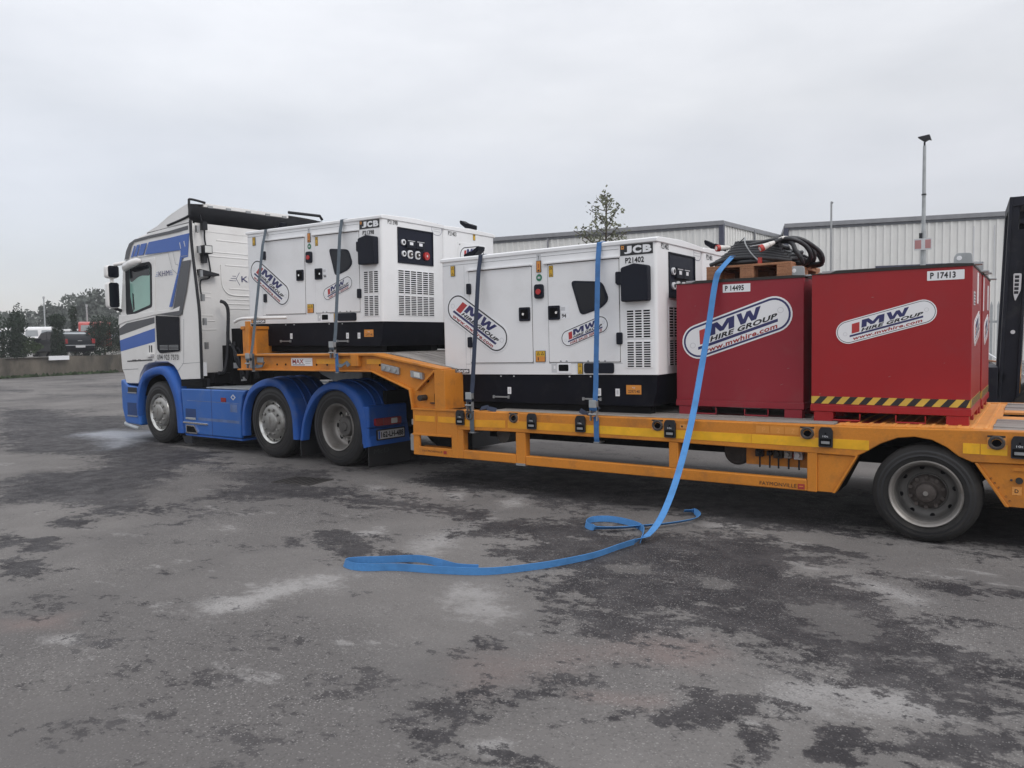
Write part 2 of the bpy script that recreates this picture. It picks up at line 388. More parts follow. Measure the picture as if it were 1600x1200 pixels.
# ================================================================== ground
WET_AND_SHADE = [[(-20.92,8.42),(-20.61,9.27),(-17.26,8.49),(-16.73,9.32),(-12.77,7.35),(-10.67,6.74),(-9.5,6.51),(-8.93,5.97),(-8.73,5.53),(-7.57,4.59),(-7.4,4.26),(-6.87,4.04),(-6.77,4.35),(-6.47,3.92),(-6.65,3.71),(-7.22,3.66),(-7.96,3.67),(-8.22,3.26),(-9.54,3.8),(-9.98,4.26),(-9.79,4.96),(-10.92,5.51),(-11.89,5.25),(-12.57,5.03)],[(-8.87,6.0),(-7.95,5.76),(-7.46,6.23),(-6.78,6.3),(-6.59,5.53),(-5.9,5.53),(-5.33,5.5),(-4.97,5.13),(-5.36,5.22),(-5.82,5.08),(-6.25,4.65),(-6.73,4.51),(-7.05,4.81),(-7.22,5.1),(-8.01,5.54)],[(-7.03,3.17),(-7.04,3.32),(-6.74,3.39),(-6.55,3.25),(-6.8,3.1)],[(-6.07,2.39),(-5.83,2.57),(-5.42,2.52),(-5.37,2.36),(-5.62,2.21)],[(-7.13,2.82),(-6.92,2.84),(-6.4,2.72),(-6.44,2.54)],[(-6.61,2.76),(-6.51,2.91),(-6.02,2.79),(-6.21,2.64)],[(-4.69,3.98),(-4.64,4.24),(-4.12,4.24),(-3.71,3.81),(-4.01,3.7),(-4.29,3.89)],[(-4.87,3.88),(-4.77,3.94),(-4.48,3.78),(-4.53,3.71)],[(-4.84,2.81),(-4.83,2.91),(-4.72,2.85),(-4.75,2.78)],[(-4.03,2.34),(-3.89,2.47),(-3.75,2.42),(-3.86,2.34)],[(-4.38,2.4),(-4.29,2.45),(-4.27,2.4)],[(-6.0,3.67),(-6.04,3.85),(-5.85,3.66)],[(-3.96,1.98),(-3.88,2.05),(-3.85,1.98)],[(-2.21,4.72),(-2.24,5.32),(-1.9,5.95),(-1.5,5.61),(-1.1,5.49),(-1.18,5.12),(-0.97,5.01),(-0.81,4.74),(-0.6,4.51),(-0.46,4.51),(-0.46,4.31),(-0.23,4.24),(-0.04,4.1),(-0.03,3.69),(-0.19,3.61),(-0.29,3.5),(-0.45,3.58),(-0.64,3.57),(-0.79,3.6),(-0.95,3.59),(-1.07,3.61),(-1.27,3.77),(-1.39,3.77),(-1.61,3.84),(-1.74,3.72)],[(-1.19,5.14),(-0.95,5.26),(-0.42,5.23),(-0.05,5.28),(-0.05,5.21),(-0.41,5.06),(-0.93,5.15)],[(-1.31,3.1),(-1.18,3.12),(-0.95,3.13),(-0.96,3.05),(-0.96,2.82),(-1.03,2.78),(-1.26,2.68),(-1.3,2.77),(-1.19,2.86),(-1.18,2.97)],[(-0.94,2.86),(-0.84,2.97),(-0.78,2.74),(-0.81,2.61),(-0.88,2.56),(-0.87,2.71)],[(-0.71,3.02),(-0.52,3.1),(-0.54,2.85),(-0.64,2.77)],[(-0.48,3.03),(-0.33,3.25),(-0.02,3.42),(-0.02,3.11),(-0.31,2.93)],[(-0.85,3.15),(-0.76,3.13),(-0.78,3.07)],[(-0.88,3.45),(-0.79,3.43),(-0.82,3.39)],[(-3.66,4.59),(-3.81,5.15),(-3.49,5.39),(-3.06,5.49),(-2.51,5.44),(-1.94,5.45),(-1.39,3.91),(-1.55,3.81),(-1.52,3.59),(-1.68,3.49),(-1.88,3.48),(-2.06,3.55),(-2.23,3.74),(-2.44,3.86),(-2.51,4.15),(-3.09,4.46),(-3.04,4.76)],[(-5.82,5.29),(-4.89,5.42),(-4.0,5.4),(-3.81,5.15),(-4.36,5.14),(-5.04,4.97),(-5.55,5.04)],[(-4.46,4.04),(-4.17,4.13),(-3.66,4.05),(-3.6,3.91),(-4.06,3.67)],[(-2.07,2.27),(-1.93,2.59),(-1.76,2.81),(-1.62,3.19),(-1.55,3.25),(-1.48,3.16),(-1.71,2.74),(-1.93,2.33)],[(-2.3,3.01),(-2.23,3.09),(-2.16,3.06),(-2.2,2.97)],[(-1.92,2.05),(-1.84,2.12),(-1.74,2.09),(-1.7,2.15),(-1.58,2.11),(-1.83,1.96)],[(-1.99,2.2),(-1.89,2.24),(-1.8,2.19),(-1.89,2.13)],[(-1.62,2.22),(-1.55,2.25),(-1.41,2.22),(-1.51,2.16)],[(-1.45,2.63),(-1.38,2.76),(-1.3,2.77),(-1.34,2.63)],[(-1.53,2.49),(-1.47,2.55),(-1.47,2.48)],[(-4.14,6.24),(-3.92,6.5),(-3.54,5.95),(-3.67,5.76)],[(-2.27,2.47),(-2.2,2.5),(-2.21,2.46)]]
CHALK = [[(-3.93,2.47),(-3.97,2.68),(-3.88,3.09),(-3.72,3.42),(-3.62,3.25),(-3.7,2.89),(-3.74,2.56),(-3.83,2.46)],[(-4.26,1.85),(-4.16,1.97),(-4.05,1.9),(-4.13,1.8)],[(-4.5,4.18),(-4.39,4.52),(-4.25,4.38),(-4.37,4.09)],[(-13.72,6.69),(-13.88,7.4),(-12.79,7.54),(-11.94,6.71),(-11.36,6.08),(-12.47,6.61)],[(-5.84,5.79),(-5.64,5.83),(-5.43,5.58),(-5.58,5.56)],[(-0.89,3.36),(-0.75,3.42),(-0.45,3.53),(-0.27,3.49),(-0.27,3.38),(-0.5,3.25),(-0.69,3.17),(-0.87,3.13)],[(-0.97,5.07),(-0.77,5.02),(-0.5,4.79),(-0.56,4.7),(-0.83,4.88)],[(-2.26,5.97),(-1.95,6.1),(-1.86,5.88),(-2.12,5.82)],[(-3.74,4.04),(-3.86,4.56),(-3.8,4.87),(-3.85,5.13),(-3.78,5.07),(-3.6,4.55),(-3.49,4.22),(-3.48,4.02)],[(-2.93,3.67),(-2.66,3.68),(-2.36,3.39),(-2.43,3.26),(-2.58,3.23)],[(-4.15,5.84),(-4.1,6.13),(-3.85,5.83),(-3.91,5.57)],[(-4.83,5.85),(-4.68,6.01),(-4.54,5.68)],[(-1.72,2.2),(-1.64,2.31),(-1.58,2.25),(-1.62,2.16)]]
TAN = [[(-12.43,4.97),(-9.99,5.06),(-9.76,4.77),(-10.48,4.18)],[(-7.67,4.39),(-8.11,5.38),(-7.71,5.33),(-7.08,4.72),(-6.97,4.17)],[(-1.21,4.35),(-0.99,4.53),(-0.8,4.43),(-0.63,4.13),(-0.71,3.97),(-0.95,4.01)],[(-1.82,4.61),(-1.61,4.62),(-1.41,4.47),(-1.56,4.39)],[(-2.33,4.51),(-2.09,4.72),(-1.98,4.48),(-2.2,4.4)]]
RED = [[(-1.62,3.44),(-1.36,3.6),(-1.13,3.51),(-1.31,3.3),(-1.49,3.18)],[(-1.38,2.94),(-1.23,2.9),(-1.31,2.78)],[(-2.13,2.71),(-1.91,3.06),(-1.7,3.4),(-1.3,3.65),(-1.22,3.43),(-1.67,3.09),(-1.98,2.62)],[(-1.61,2.77),(-1.27,2.99),(-1.2,2.86),(-1.49,2.75)],[(-4.72,1.84),(-4.49,2.12),(-4.26,2.0),(-4.52,1.76)]]
def sdpoly(X, Y, poly):
    """signed distance to a polygon, positive inside"""
    d = np.full(X.shape, 1e9); ins = np.zeros(X.shape, bool); n = len(poly)
    for i in range(n):
        ax, ay = poly[i]; bx, by = poly[(i + 1) % n]; ex, ey = bx - ax, by - ay
        t = np.clip(((X - ax) * ex + (Y - ay) * ey) / (ex * ex + ey * ey + 1e-12), 0, 1)
        d = np.minimum(d, np.hypot(X - ax - t * ex, Y - ay - t * ey))
        c = ((ay > Y) != (by > Y)) & (X < ex * (Y - ay) / (ey + 1e-12) + ax); ins ^= c
    return np.where(ins, d, -d)
def axis(a, b, step, lo, hi):
    mid = list(np.arange(a, b + 1e-6, step)); g = step; x = a; left = []
    while x > lo: g *= 1.3; x -= g; left.append(max(x, lo))
    g = step; x = mid[-1]; right = []
    while x < hi: g *= 1.3; x += g; right.append(min(x, hi))
    return np.array(left[::-1] + mid + right)
gx = axis(-24, 4.5, .055, -420, 300); gy = axis(.8, 13, .055, -60, 450)
FOAM = CHALK[3:4]; CHALK = CHALK[:3] + CHALK[4:]      # a pale frothy puddle in front of the lorry
GX, GY = np.meshgrid(gx, gy); nx, ny = len(gx), len(gy)
def field(polys, far=-.6):
    F_ = np.full(GX.shape, far)
    for p in polys:
        xs = [q[0] for q in p]; ys = [q[1] for q in p]
        i0, i1 = np.searchsorted(gx, [min(xs) - .6, max(xs) + .6]); j0, j1 = np.searchsorted(gy, [min(ys) - .6, max(ys) + .6])
        s_ = np.s_[j0:j1, i0:i1]
        size = max(.12, min(.6, .45 * math.sqrt((max(xs) - min(xs)) * (max(ys) - min(ys)))))
        F_[s_] = np.maximum(F_[s_], np.clip(sdpoly(GX[s_], GY[s_], p) / size * .6, -.6, .6))
    return F_
WET_AND_SHADE.append([(-5.7, 6.15), (-4.9, 6.0), (-4.2, 6.2), (-3.3, 6.05), (-2.6, 6.2), (-1.9, 6.0), (-1.0, 6.3), (0, 6.2), (2.5, 6.0), (2.5, 7.6), (-.5, 7.9), (-2, 7.5), (-4, 7.8), (-5.6, 7.6)])      # dark wet tone along the bed, deepening its shade in the colour
WET_AND_SHADE.append([(-11.5, 7.4), (-10, 7.1), (-9.4, 7.35), (-8.2, 7.0), (-6.5, 6.8), (-5.9, 7.6), (-7, 8.6), (-11.3, 8.8)])  # same dark tone under the lorry: shade painted into the tarmac
und = 0.02 * np.sin(GX * .11) * np.cos(GY * .09) * np.clip((np.hypot(GX + 4, GY - 5) - 14) / 20, 0, 1)
vv = np.stack([GX, GY, und], -1).reshape(-1, 3)
idx = np.arange(nx * ny).reshape(ny, nx)
ff = np.stack([idx[:-1, :-1], idx[:-1, 1:], idx[1:, 1:], idx[1:, :-1]], -1).reshape(-1, 4)
me = bpy.data.meshes.new('ground'); me.vertices.add(len(vv)); me.vertices.foreach_set('co', vv.ravel())
me.loops.add(ff.size); me.loops.foreach_set('vertex_index', ff.ravel().astype(np.int32)); me.polygons.add(len(ff))
me.polygons.foreach_set('loop_start', np.arange(0, ff.size, 4, dtype=np.int32)); me.update(calc_edges=True)
for nm, pl in (('wet', WET_AND_SHADE), ('chalk', CHALK), ('dry', TAN), ('rust', RED), ('foam', FOAM)):  # wet also carries the painted shade under trailer and lorry
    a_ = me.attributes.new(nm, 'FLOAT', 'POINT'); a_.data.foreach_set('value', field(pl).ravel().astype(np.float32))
ground = bpy.data.objects.new('ground', me); COL.objects.link(ground); tag(ground, kind='structure')
gm = bpy.data.materials.new('tarmac'); gm.use_nodes = True; n = gm.node_tree; n.nodes.clear(); l = n.links.new
def N(t, **kw):
    q = n.nodes.new(t)
    for k_, v_ in kw.items(): q.inputs[k_].default_value = v_
    return q
o_ = N('ShaderNodeOutputMaterial'); p_ = N('ShaderNodeBsdfPrincipled'); l(p_.outputs[0], o_.inputs[0])
geo = N('ShaderNodeNewGeometry')
def NOI(scale, detail=6, rough=.6, stretch=None):
    q = N('ShaderNodeTexNoise', Scale=scale, Detail=detail, Roughness=rough)
    if stretch:
        m_ = N('ShaderNodeMapping', Scale=stretch); m_.inputs['Rotation'].default_value = (0, 0, R(-30)); l(geo.outputs['Position'], m_.inputs[0]); l(m_.outputs[0], q.inputs['Vector'])
    else: l(geo.outputs['Position'], q.inputs['Vector'])
    return q.outputs[0]
def MAPR(x, a, b, c, d):
    q = N('ShaderNodeMapRange'); q.interpolation_type = 'SMOOTHSTEP'
    for i_, v_ in enumerate((a, b, c, d)): q.inputs[i_ + 1].default_value = v_
    l(x, q.inputs[0]); return q.outputs[0]
def MATH(op, a, b):
    q = N('ShaderNodeMath'); q.operation = op
    for i_, v_ in enumerate((a, b)):
        if isinstance(v_, (int, float)): q.inputs[i_].default_value = v_
        else: l(v_, q.inputs[i_])
    return q.outputs[0]
def MIX(f, a, b):
    q = N('ShaderNodeMix'); q.data_type = 'RGBA'
    for i_, v_ in ((0, f), (6, a), (7, b)):
        if isinstance(v_, tuple): q.inputs[i_].default_value = (*v_, 1)
        elif isinstance(v_, (int, float)): q.inputs[i_].default_value = v_
        else: l(v_, q.inputs[i_])
    return q.outputs[2]
def ATT(nm): q = N('ShaderNodeAttribute'); q.attribute_name = nm; return q.outputs['Fac']
def EDGE(att, noise, amp, w=.06): return MAPR(MATH('ADD', att, MATH('MULTIPLY', MATH('SUBTRACT', noise, .5), amp)), -w, w, 0, 1)
rag = NOI(1.6, 9, .68, (1., 1.5, 1)); rag2 = NOI(5., 8, .7)
big = NOI(.35, 5, .55); mid = NOI(1.1, 7, .6)
rag3 = NOI(4.2, 10, .72, (1., 1.5, 1))
fle = NOI(16., 8, .78)
ragm = MATH('ADD', MATH('MULTIPLY', rag, .34), MATH('ADD', MATH('MULTIPLY', rag3, .34), MATH('MULTIPLY', fle, .32)))
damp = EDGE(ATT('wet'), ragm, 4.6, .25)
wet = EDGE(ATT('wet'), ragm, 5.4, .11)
far = NOI(.22, 8, .66, (.55, 2.0, 1))
wet = MATH('MAXIMUM', wet, MATH('MULTIPLY', MAPR(MATH('ADD', MATH('MULTIPLY', far, .7), MATH('MULTIPLY', rag3, .3)), .545, .57, 0, 1), MAPR(ATT('away'), .2, .8, 0, .75)))
wet2 = MAPR(MATH('ADD', MATH('MULTIPLY', ragm, .75), MATH('MULTIPLY', big, .25)), 0.543, .556, 0, 1)      # stray damp blots
wet = MATH('MAXIMUM', wet, MATH('MULTIPLY', wet2, .75))
dry = EDGE(ATT('dry'), ragm, 4.6, .12); wet = MATH('MULTIPLY', wet, MATH('SUBTRACT', 1., MATH('MULTIPLY', dry, .8)))
chalk = MATH('MULTIPLY', EDGE(ATT('chalk'), ragm, 4.2, .3), MAPR(mid, .3, .6, .35, 1))
chalk2 = MATH('MULTIPLY', MAPR(NOI(1.3, 10, .72, (1, 2.0, 1)), .585, .66, 0, 1), .6)
chalk = MATH('MAXIMUM', chalk, chalk2)
rust = MATH('MULTIPLY', EDGE(ATT('rust'), rag, 1.2, .3), .55)
base = MIX(MAPR(mid, .3, .7, 0, 1), (.155, .146, .140), (.197, .186, .179))
base = MIX(MAPR(big, .38, .60, 0, .8), base, (.118, .111, .109))
base = MIX(rust, base, (.205, .158, .146))
base = MIX(chalk, base, (.30, .29, .283))
base = MIX(MATH('MULTIPLY', damp, .38), base, (.085, .079, .078))
mot = MATH('ADD', MATH('MULTIPLY', NOI(9., 7, .7), .6), MATH('MULTIPLY', NOI(34., 5, .7), .4))
base = MIX(MAPR(mot, .42, .30, 0, .42), base, (.075, .07, .068))
base = MIX(MAPR(mot, .56, .70, 0, .40), base, (.27, .26, .25))
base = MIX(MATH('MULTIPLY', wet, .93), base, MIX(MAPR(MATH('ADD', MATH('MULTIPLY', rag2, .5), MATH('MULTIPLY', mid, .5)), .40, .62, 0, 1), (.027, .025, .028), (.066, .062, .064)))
# aggregate: pale and dark chippings
vo = N('ShaderNodeTexVoronoi', Scale=105.); l(geo.outputs['Position'], vo.inputs['Vector'])
chip = N('ShaderNodeSeparateColor'); l(vo.outputs['Color'], chip.inputs[0])
base = MIX(MATH('MULTIPLY', EDGE(ATT('foam'), ragm, 1.6, .35), .75), base, (.40, .42, .46))
vo2 = N('ShaderNodeTexVoronoi', Scale=48.); l(geo.outputs['Position'], vo2.inputs['Vector'])
chip2 = N('ShaderNodeSeparateColor'); l(vo2.outputs['Color'], chip2.inputs[0])
amt = MAPR(NOI(.8, 4, .6), .35, .65, .25, 1)
sm = MATH('MULTIPLY', MAPR(vo.outputs['Distance'], .30, .45, 1, 0), MATH('MULTIPLY', MAPR(chip.outputs[0], .68, .9, 0, .55), amt))
sm2 = MATH('MULTIPLY', MAPR(vo2.outputs['Distance'], .22, .34, 1, 0), MATH('MULTIPLY', MAPR(chip2.outputs[0], .88, .97, 0, .5), amt))
base = MIX(MATH('MAXIMUM', sm, sm2), base, (.40, .385, .37))
dk = MATH('MULTIPLY', MAPR(chip.outputs[1], .75, .9, 0, .30), amt)
base = MIX(dk, base, (.035, .033, .033))
l(base, p_.inputs['Base Color'])
l(MAPR(MATH('MULTIPLY', wet, MAPR(rag2, .35, .7, .4, 1)), 0, 1, .95, .66), p_.inputs['Roughness'])
p_.inputs['Specular IOR Level'].default_value = .2
bu = N('ShaderNodeBump', Strength=.45, Distance=.006)
l(MATH('ADD', MATH('MULTIPLY', vo.outputs['Distance'], -.8), MATH('ADD', NOI(30, 6, .7), MATH('MULTIPLY', NOI(3, 5), .8))), bu.inputs['Height']); l(bu.outputs[0], p_.inputs['Normal'])
a_ = me.attributes.new('away', 'FLOAT', 'POINT'); a_.data.foreach_set('value', np.clip((np.hypot(GX, GY) - 11) / 8, 0, 1).ravel().astype(np.float32))      # the yard beyond the surveyed stains
me.materials.append(gm)

# drain grate in the yard, flush with the tarmac
dr = thing('drain_grate', 'dark iron drain grating set in the wet tarmac beside the rear truck wheel', 'drain', (-6.66, 5.62, .0), (0, 0, R(8)))
k = MB(); k.box(-.27, .27, -.2, -.17, -.01, .006, 'drain'); k.box(-.27, .27, .17, .2, -.01, .006, 'drain'); k.box(-.27, -.24, -.17, .17, -.01, .006, 'drain'); k.box(.24, .27, -.17, .17, -.01, .006, 'drain'); k.build('frame', dr)
k = MB(); k.box(-.24, .24, -.17, .17, .0, .003, 'drain_pit'); k.build('pit', dr)
bar = None
for i in range(7):
    if bar is None: bar = MB().box(-.012, .012, -.17, .17, .002, .006, 'drain').build('bar', dr); bar.location.x = -.2
    else: b_ = bar.copy(); COL.objects.link(b_); b_.parent = dr; b_.location.x = -.2 + i * .066

# ================================================================== generators
GL, GD, GB, GT = 2.47, 1.12, .365, 1.60        # length, depth, top of black base, top of roof
def gen_body(root, end_logo=False):
    """white canopy on a black base; x along, y away from the front face, z up"""
    # canopy: walls, then a roof lip and a shallow crowned roof
    k = MB(); k.prism(rrect(0, GL, 0, GD, .035, 3), GB, GT - .045, 'gen_white', 'z')
    k.build('canopy', root, smooth=50)
    k = MB()
    prof = [(-.012, GT - .048), (-.012, GT - .012), (.03, GT), (GD / 2, GT + .018), (GD - .03, GT), (GD + .012, GT - .012), (GD + .012, GT - .048)]
    k.prism(prof, -.012, GL + .012, 'gen_white', 'x'); k.build('roof', root, bevel=.008)
    # base tank with chamfered ends, fork pockets and skids
    k = MB(); k.prism([(.02, GB), (.06, .27), (.2, .075), (GL - .06, .075), (GL - .02, .2), (GL - .01, GB)], .012, GD - .012, 'base_black')
    k.box(.25, GL - .1, .06, .16, 0, .075, 'under_dark'); k.box(.25, GL - .1, GD - .16, GD - .06, 0, .075, 'under_dark')
    k.build('base_tank', root, bevel=.006)
    F = Face((0, 0, 0), (1, 0, 0), (0, 0, 1), (0, -1, 0))
    for x in (.75, 1.80):
        k = MB(); F.rect(k, x - .085, x + .085, .128, .142, 'steel_grey', .012); F.rect(k, x - .1, x - .085, .12, .15, 'steel_grey', .02); F.rect(k, x + .085, x + .1, .12, .15, 'steel_grey', .02); k.build('pocket_bar', root, smooth=0)
    for x in (.84, 1.865, 2.06): k = MB(); F.rect(k, x - .022, x + .022, .165, .235, 'print_white', -.009, .001); F.rect(k, x - .011, x + .011, .18, .22, 'print_grey', -.0085, .001); k.build('base_label', root, smooth=0)
    for x in (.74, .9, 1.55, 1.78): k = MB(); F.rect(k, x - .008, x + .008, GB - .025, GB - .013, 'print_grey', -.008, .001); k.build('bolt', root, smooth=0)
    k = MB(); F.rect(k, 2.15, 2.30, .185, .27, 'warn_orange', -.008, .001); F.text(k, '2297148', 2.17, 2.285, .197, .225, 'print_black', -.0072, .01); F.text(k, 'kg', 2.21, 2.24, .238, .255, 'print_grey', -.0072, .01)
    k.build('mass_plate', root, smooth=0)
    # doors stand a little proud, with a drip rail above each
    for x0, x1 in ((.37, 1.142), (1.335, 2.098)):
        k = MB(); F.poly(k, rrect(x0, x1, .485, 1.432, .012), 'gen_white', .007, .006); d = k.build('door', root, bevel=.003, smooth=30)
        k = MB(); F.ring(k, [(x0 - .005, .480), (x1 + .005, .480), (x1 + .005, 1.437), (x0 - .005, 1.437)], [(x0 + .004, .489), (x1 - .004, .489), (x1 - .004, 1.428), (x0 + .004, 1.428)], 'rim_black', .0014); k.build('gap', d, smooth=0)
        hx = x0 if x0 < 1 else x1
        for z in (1.255, .70):
            h = MB(); F.rect(h, hx - .028, hx + .028, z - .055, z + .055, 'plastic_black', .024, .024, .012); h.build('hinge', d, bevel=.004, smooth=40)
        k = MB(); a = x0 - .02 if x0 < 1 else x0 - .045
        F.rect(k, a, x1 + .012 if x0 < 1 else x1 + .012, 1.438, 1.455, 'gen_white', .028, .028); k.build('drip_rail', root, bevel=.003, smooth=30)
        cx = 1.06 if x0 < 1 else 1.402
        k = MB(); F.rect(k, cx - .064, cx + .064, .965 - .068, .965 + .068, 'plastic_black', .02, .02, .012)
        F.rect(k, cx - .045, cx + .045, .965 - .048, .965 + .048, 'slot_black', .0206, .0004, .01)
        sx = -.012 if x0 < 1 else .03
        F.rect(k, cx + sx - .012, cx + sx + .012, .965 - .012, .965 + .012, 'chrome', .026, .006, .008)
        k.build('door_handle', d, bevel=.003, smooth=40)
    # shut lines below the doors
    k = MB(); F.rect(k, .30, 1.15, .470, .474, 'steel_grey', .0012); F.rect(k, 1.33, 2.12, .470, .474, 'steel_grey', .0012)
    F.rect(k, .302, .306, GB + .01, 1.50, 'print_grey', .0012); F.rect(k, .02, 2.1, GT - .085, GT - .0805, 'steel_grey', .0012); build_each(k, 'seam', root, smooth=0)
    # slanted viewing window
    k = MB(); W_ = [(1.592, 1.262), (1.93, 1.232), (2.0, 1.06), (1.915, .985), (1.695, .925)]
    F.poly(k, roundpoly(W_, .05, 4), 'plastic_black', .013, .012)
    c = Vector((1.80, 1.10)); F.poly(k, roundpoly([tuple(c + (Vector(q) - c) * .86) for q in W_], .045, 4), 'glass_dark', .0136, .001)
    k.build('window', root, smooth=0)
    # document box with a peaked lid
    k = MB(); F.poly(k, roundpoly([(2.146, 1.03), (2.412, 1.03), (2.412, 1.345), (2.29, 1.368), (2.275, 1.370), (2.146, 1.338)], .02, 3), 'plastic_black', .075, .075)
    b = k.build('document_box', root, bevel=.012, smooth=40)
    h = MB(); F.rect(h, 2.083, 2.145, 1.19, 1.28, 'plastic_black', .03, .03, .01); h.build('hinge', b, bevel=.004)
    # louvres: a dark opening, white bars across it
    def vent(FF, x0, x1, spans, cols):
        for z0, z1 in spans:
            k = MB(); FF.rect(k, x0, x1, z0, z1, 'slot_black', .0012); v = k.build('vent', root, smooth=0)
            s_ = MB(); nr = 11; ph = (z1 - z0) / nr
            for i in range(nr + 1): FF.rect(s_, x0 - .004, x1 + .004, z0 + i * ph - ph * .19, z0 + i * ph + ph * .19, 'gen_white', .0055)
            cw = (x1 - x0) / cols
            for i in range(cols + 1): FF.rect(s_, x0 + i * cw - .0085, x0 + i * cw + .0085, z0, z1, 'gen_white', .0052)
            s_.build('louvre', v, smooth=0)['kind'] = 'stuff'
    vent(F, 2.165, 2.41, ((.70, .955), (.432, .667)), 3)
    E_ = Face((GL, 0, 0), (0, 1, 0), (0, 0, 1), (1, 0, 0))
    if not end_logo: vent(E_, .258, .925, ((.70, .98), (.437, .675)), 6)
    # stop button, stickers
    k = MB(); F.rect(k, 1.185, 1.285, 1.11, 1.25, 'plastic_black', .03, .03, .025); b = k.build('stop_housing', root, bevel=.006)
    k = MB(); q = F.P(1.24, 1.175, .03); k.cyl(q, q + F.n * .014, .028, 'red_button', n=14); k.build('stop_button', b, bevel=.003)
    def done(k_): k_.build('warning_label', root, smooth=0)
    def warn(k, x0, x1, z0, z1, m='warn_yellow'):
        F.rect(k, x0 - .004, x1 + .004, z0 - .004, z1 + .004, 'print_black', .0082, .008); F.rect(k, x0, x1, z0, z1, m, .0086, .001)
    def tri(k, x, z, r): F.poly(k, [(x - r, z - r * .75), (x + r, z - r * .75), (x, z + r)], 'print_black', .0092, .0004); F.poly(k, [(x - r * .55, z - r * .5), (x + r * .55, z - r * .5), (x, z + r * .5)], 'warn_yellow', .0096, .0003)
    for x0, x1, z0, z1 in ((.135, .18, 1.405, 1.505), (1.352, 1.394, 1.315, 1.418), (1.655, 1.70, .375, .472)):
        k = MB(); warn(k, x0, x1, z0, z1); tri(k, (x0 + x1) / 2, z1 - .021, .016); tri(k, (x0 + x1) / 2, z0 + .02, .016); done(k)
    k = MB(); warn(k, 1.21, 1.255, 1.37, 1.475, 'warn_orange'); F.rect(k, 1.222, 1.243, 1.375, 1.392, 'print_black', .0092, .0004); F.rect(k, 1.229, 1.236, 1.41, 1.45, 'print_darkred', .0092, .0004); done(k)
    k = MB(); F.rect(k, 1.208, 1.256, 1.48, 1.545, 'print_grey', .003); F.text(k, 'Y', 1.222, 1.243, 1.49, 1.53, 'print_black', .0034, .02); k.build('lifting_label', root, smooth=0)
    k = MB(); c = [(1.233 + .033 * math.cos(2 * math.pi * i / 20), 1.315 + .035 * math.sin(2 * math.pi * i / 20)) for i in range(20)]
    F.poly(k, c, 'green_sign', .003); F.rect(k, 1.218, 1.248, 1.305, 1.325, 'print_grey', .0036, .0004); k.build('muster_sign', root, smooth=0)
    k = MB(); warn(k, 1.18, 1.285, .492, .595, 'warn_orange'); F.rect(k, 1.18, 1.285, .545, .595, 'warn_yellow', .0088, .0004); tri(k, 1.208, .57, .018); tri(k, 1.257, .57, .018); F.rect(k, 1.203, 1.213, .503, .535, 'print_black', .0094, .0004); done(k)
    k = MB(); F.rect(k, 1.475, 1.565, .902, 1.03, 'print_white', .0088, .001); F.rect(k, 1.48, 1.56, .955, .958, 'print_grey', .0092, .0003); F.text(k, '94', 1.487, 1.535, .912, .95, 'print_black', .0094, .03)
    F.rect(k, 1.48, 1.525, .98, 1.015, 'print_grey', .0092, .0003); k.build('noise_label', root, smooth=0)
    k = MB(); F.rect(k, 1.355, 1.41, .385, .475, 'print_grey', .002); F.rect(k, 1.38, 1.40, .42, .45, 'print_white', .0026, .0004); k.build('fuel_label', root, smooth=0)
    # refuelling and cable recesses under the right-hand door
    k = MB(); F.rect(k, 1.425, 1.575, .378, .478, 'print_white', .006, .006); F.rect(k, 1.438, 1.548, .398, .462, 'slot_black', .0066, .0006, .012)
    for x in (1.465, 1.53): q = F.P(x, .492); k.cyl(q, q + F.n * .01, .011, 'steel_grey', n=8)
    k.build('filler_hatch', root, smooth=30)
    k = MB(); F.rect(k, 1.72, 2.035, .378, .475, 'plastic_black', .014, .014, .02)
    for x in (1.765, 1.88, 1.945): q = F.P(x, .492); k.cyl(q, q + F.n * .012, .011, 'steel_grey', n=8)
    k.build('cable_hatch', root, bevel=.004, smooth=30)
    # maker's plates
    k = MB(); F.rect(k, 2.115, 2.437, 1.452, 1.549, 'print_black', .004, .004); b = k.build('maker_plate', root, smooth=0)
    t = MB()
    for ch, a_, b_ in (('J', 2.155, 2.232), ('C', 2.242, 2.328), ('B', 2.34, 2.425)): F.text(t, ch, a_, b_, 1.466, 1.536, 'print_white', .005, .06)
    F.rect(t, 2.125, 2.153, 1.509, 1.541, 'warn_orange', .005, .001); F.rect(t, 2.134, 2.144, 1.520, 1.531, 'print_black', .0054, .0004); t.build('lettering', b, smooth=0, recalc=False)
    k = MB(); F.rect(k, .05, .342, .373, .420, 'print_black', .003); F.rect(k, .056, .09, .378, .415, 'warn_orange', .0036, .0005); b = k.build('model_plate', root, smooth=0)
    t = MB(); F.text(t, 'G65QS', .098, .333, .380, .413, 'print_white', .0036, .05); t.build('lettering', b, smooth=0, recalc=False)
    hire_sticker(Face(F.P(.462, .90, .0075), F.u, F.v, F.n).sub(0, 0, -33.4), root, .885, .30, border=.045)
    hire_sticker(Face(F.P(1.73, .775, .007), F.u, F.v, F.n).sub(0, 0, 19), root, .535, .165, border=.045, web='HIRE SALES SERVICE')
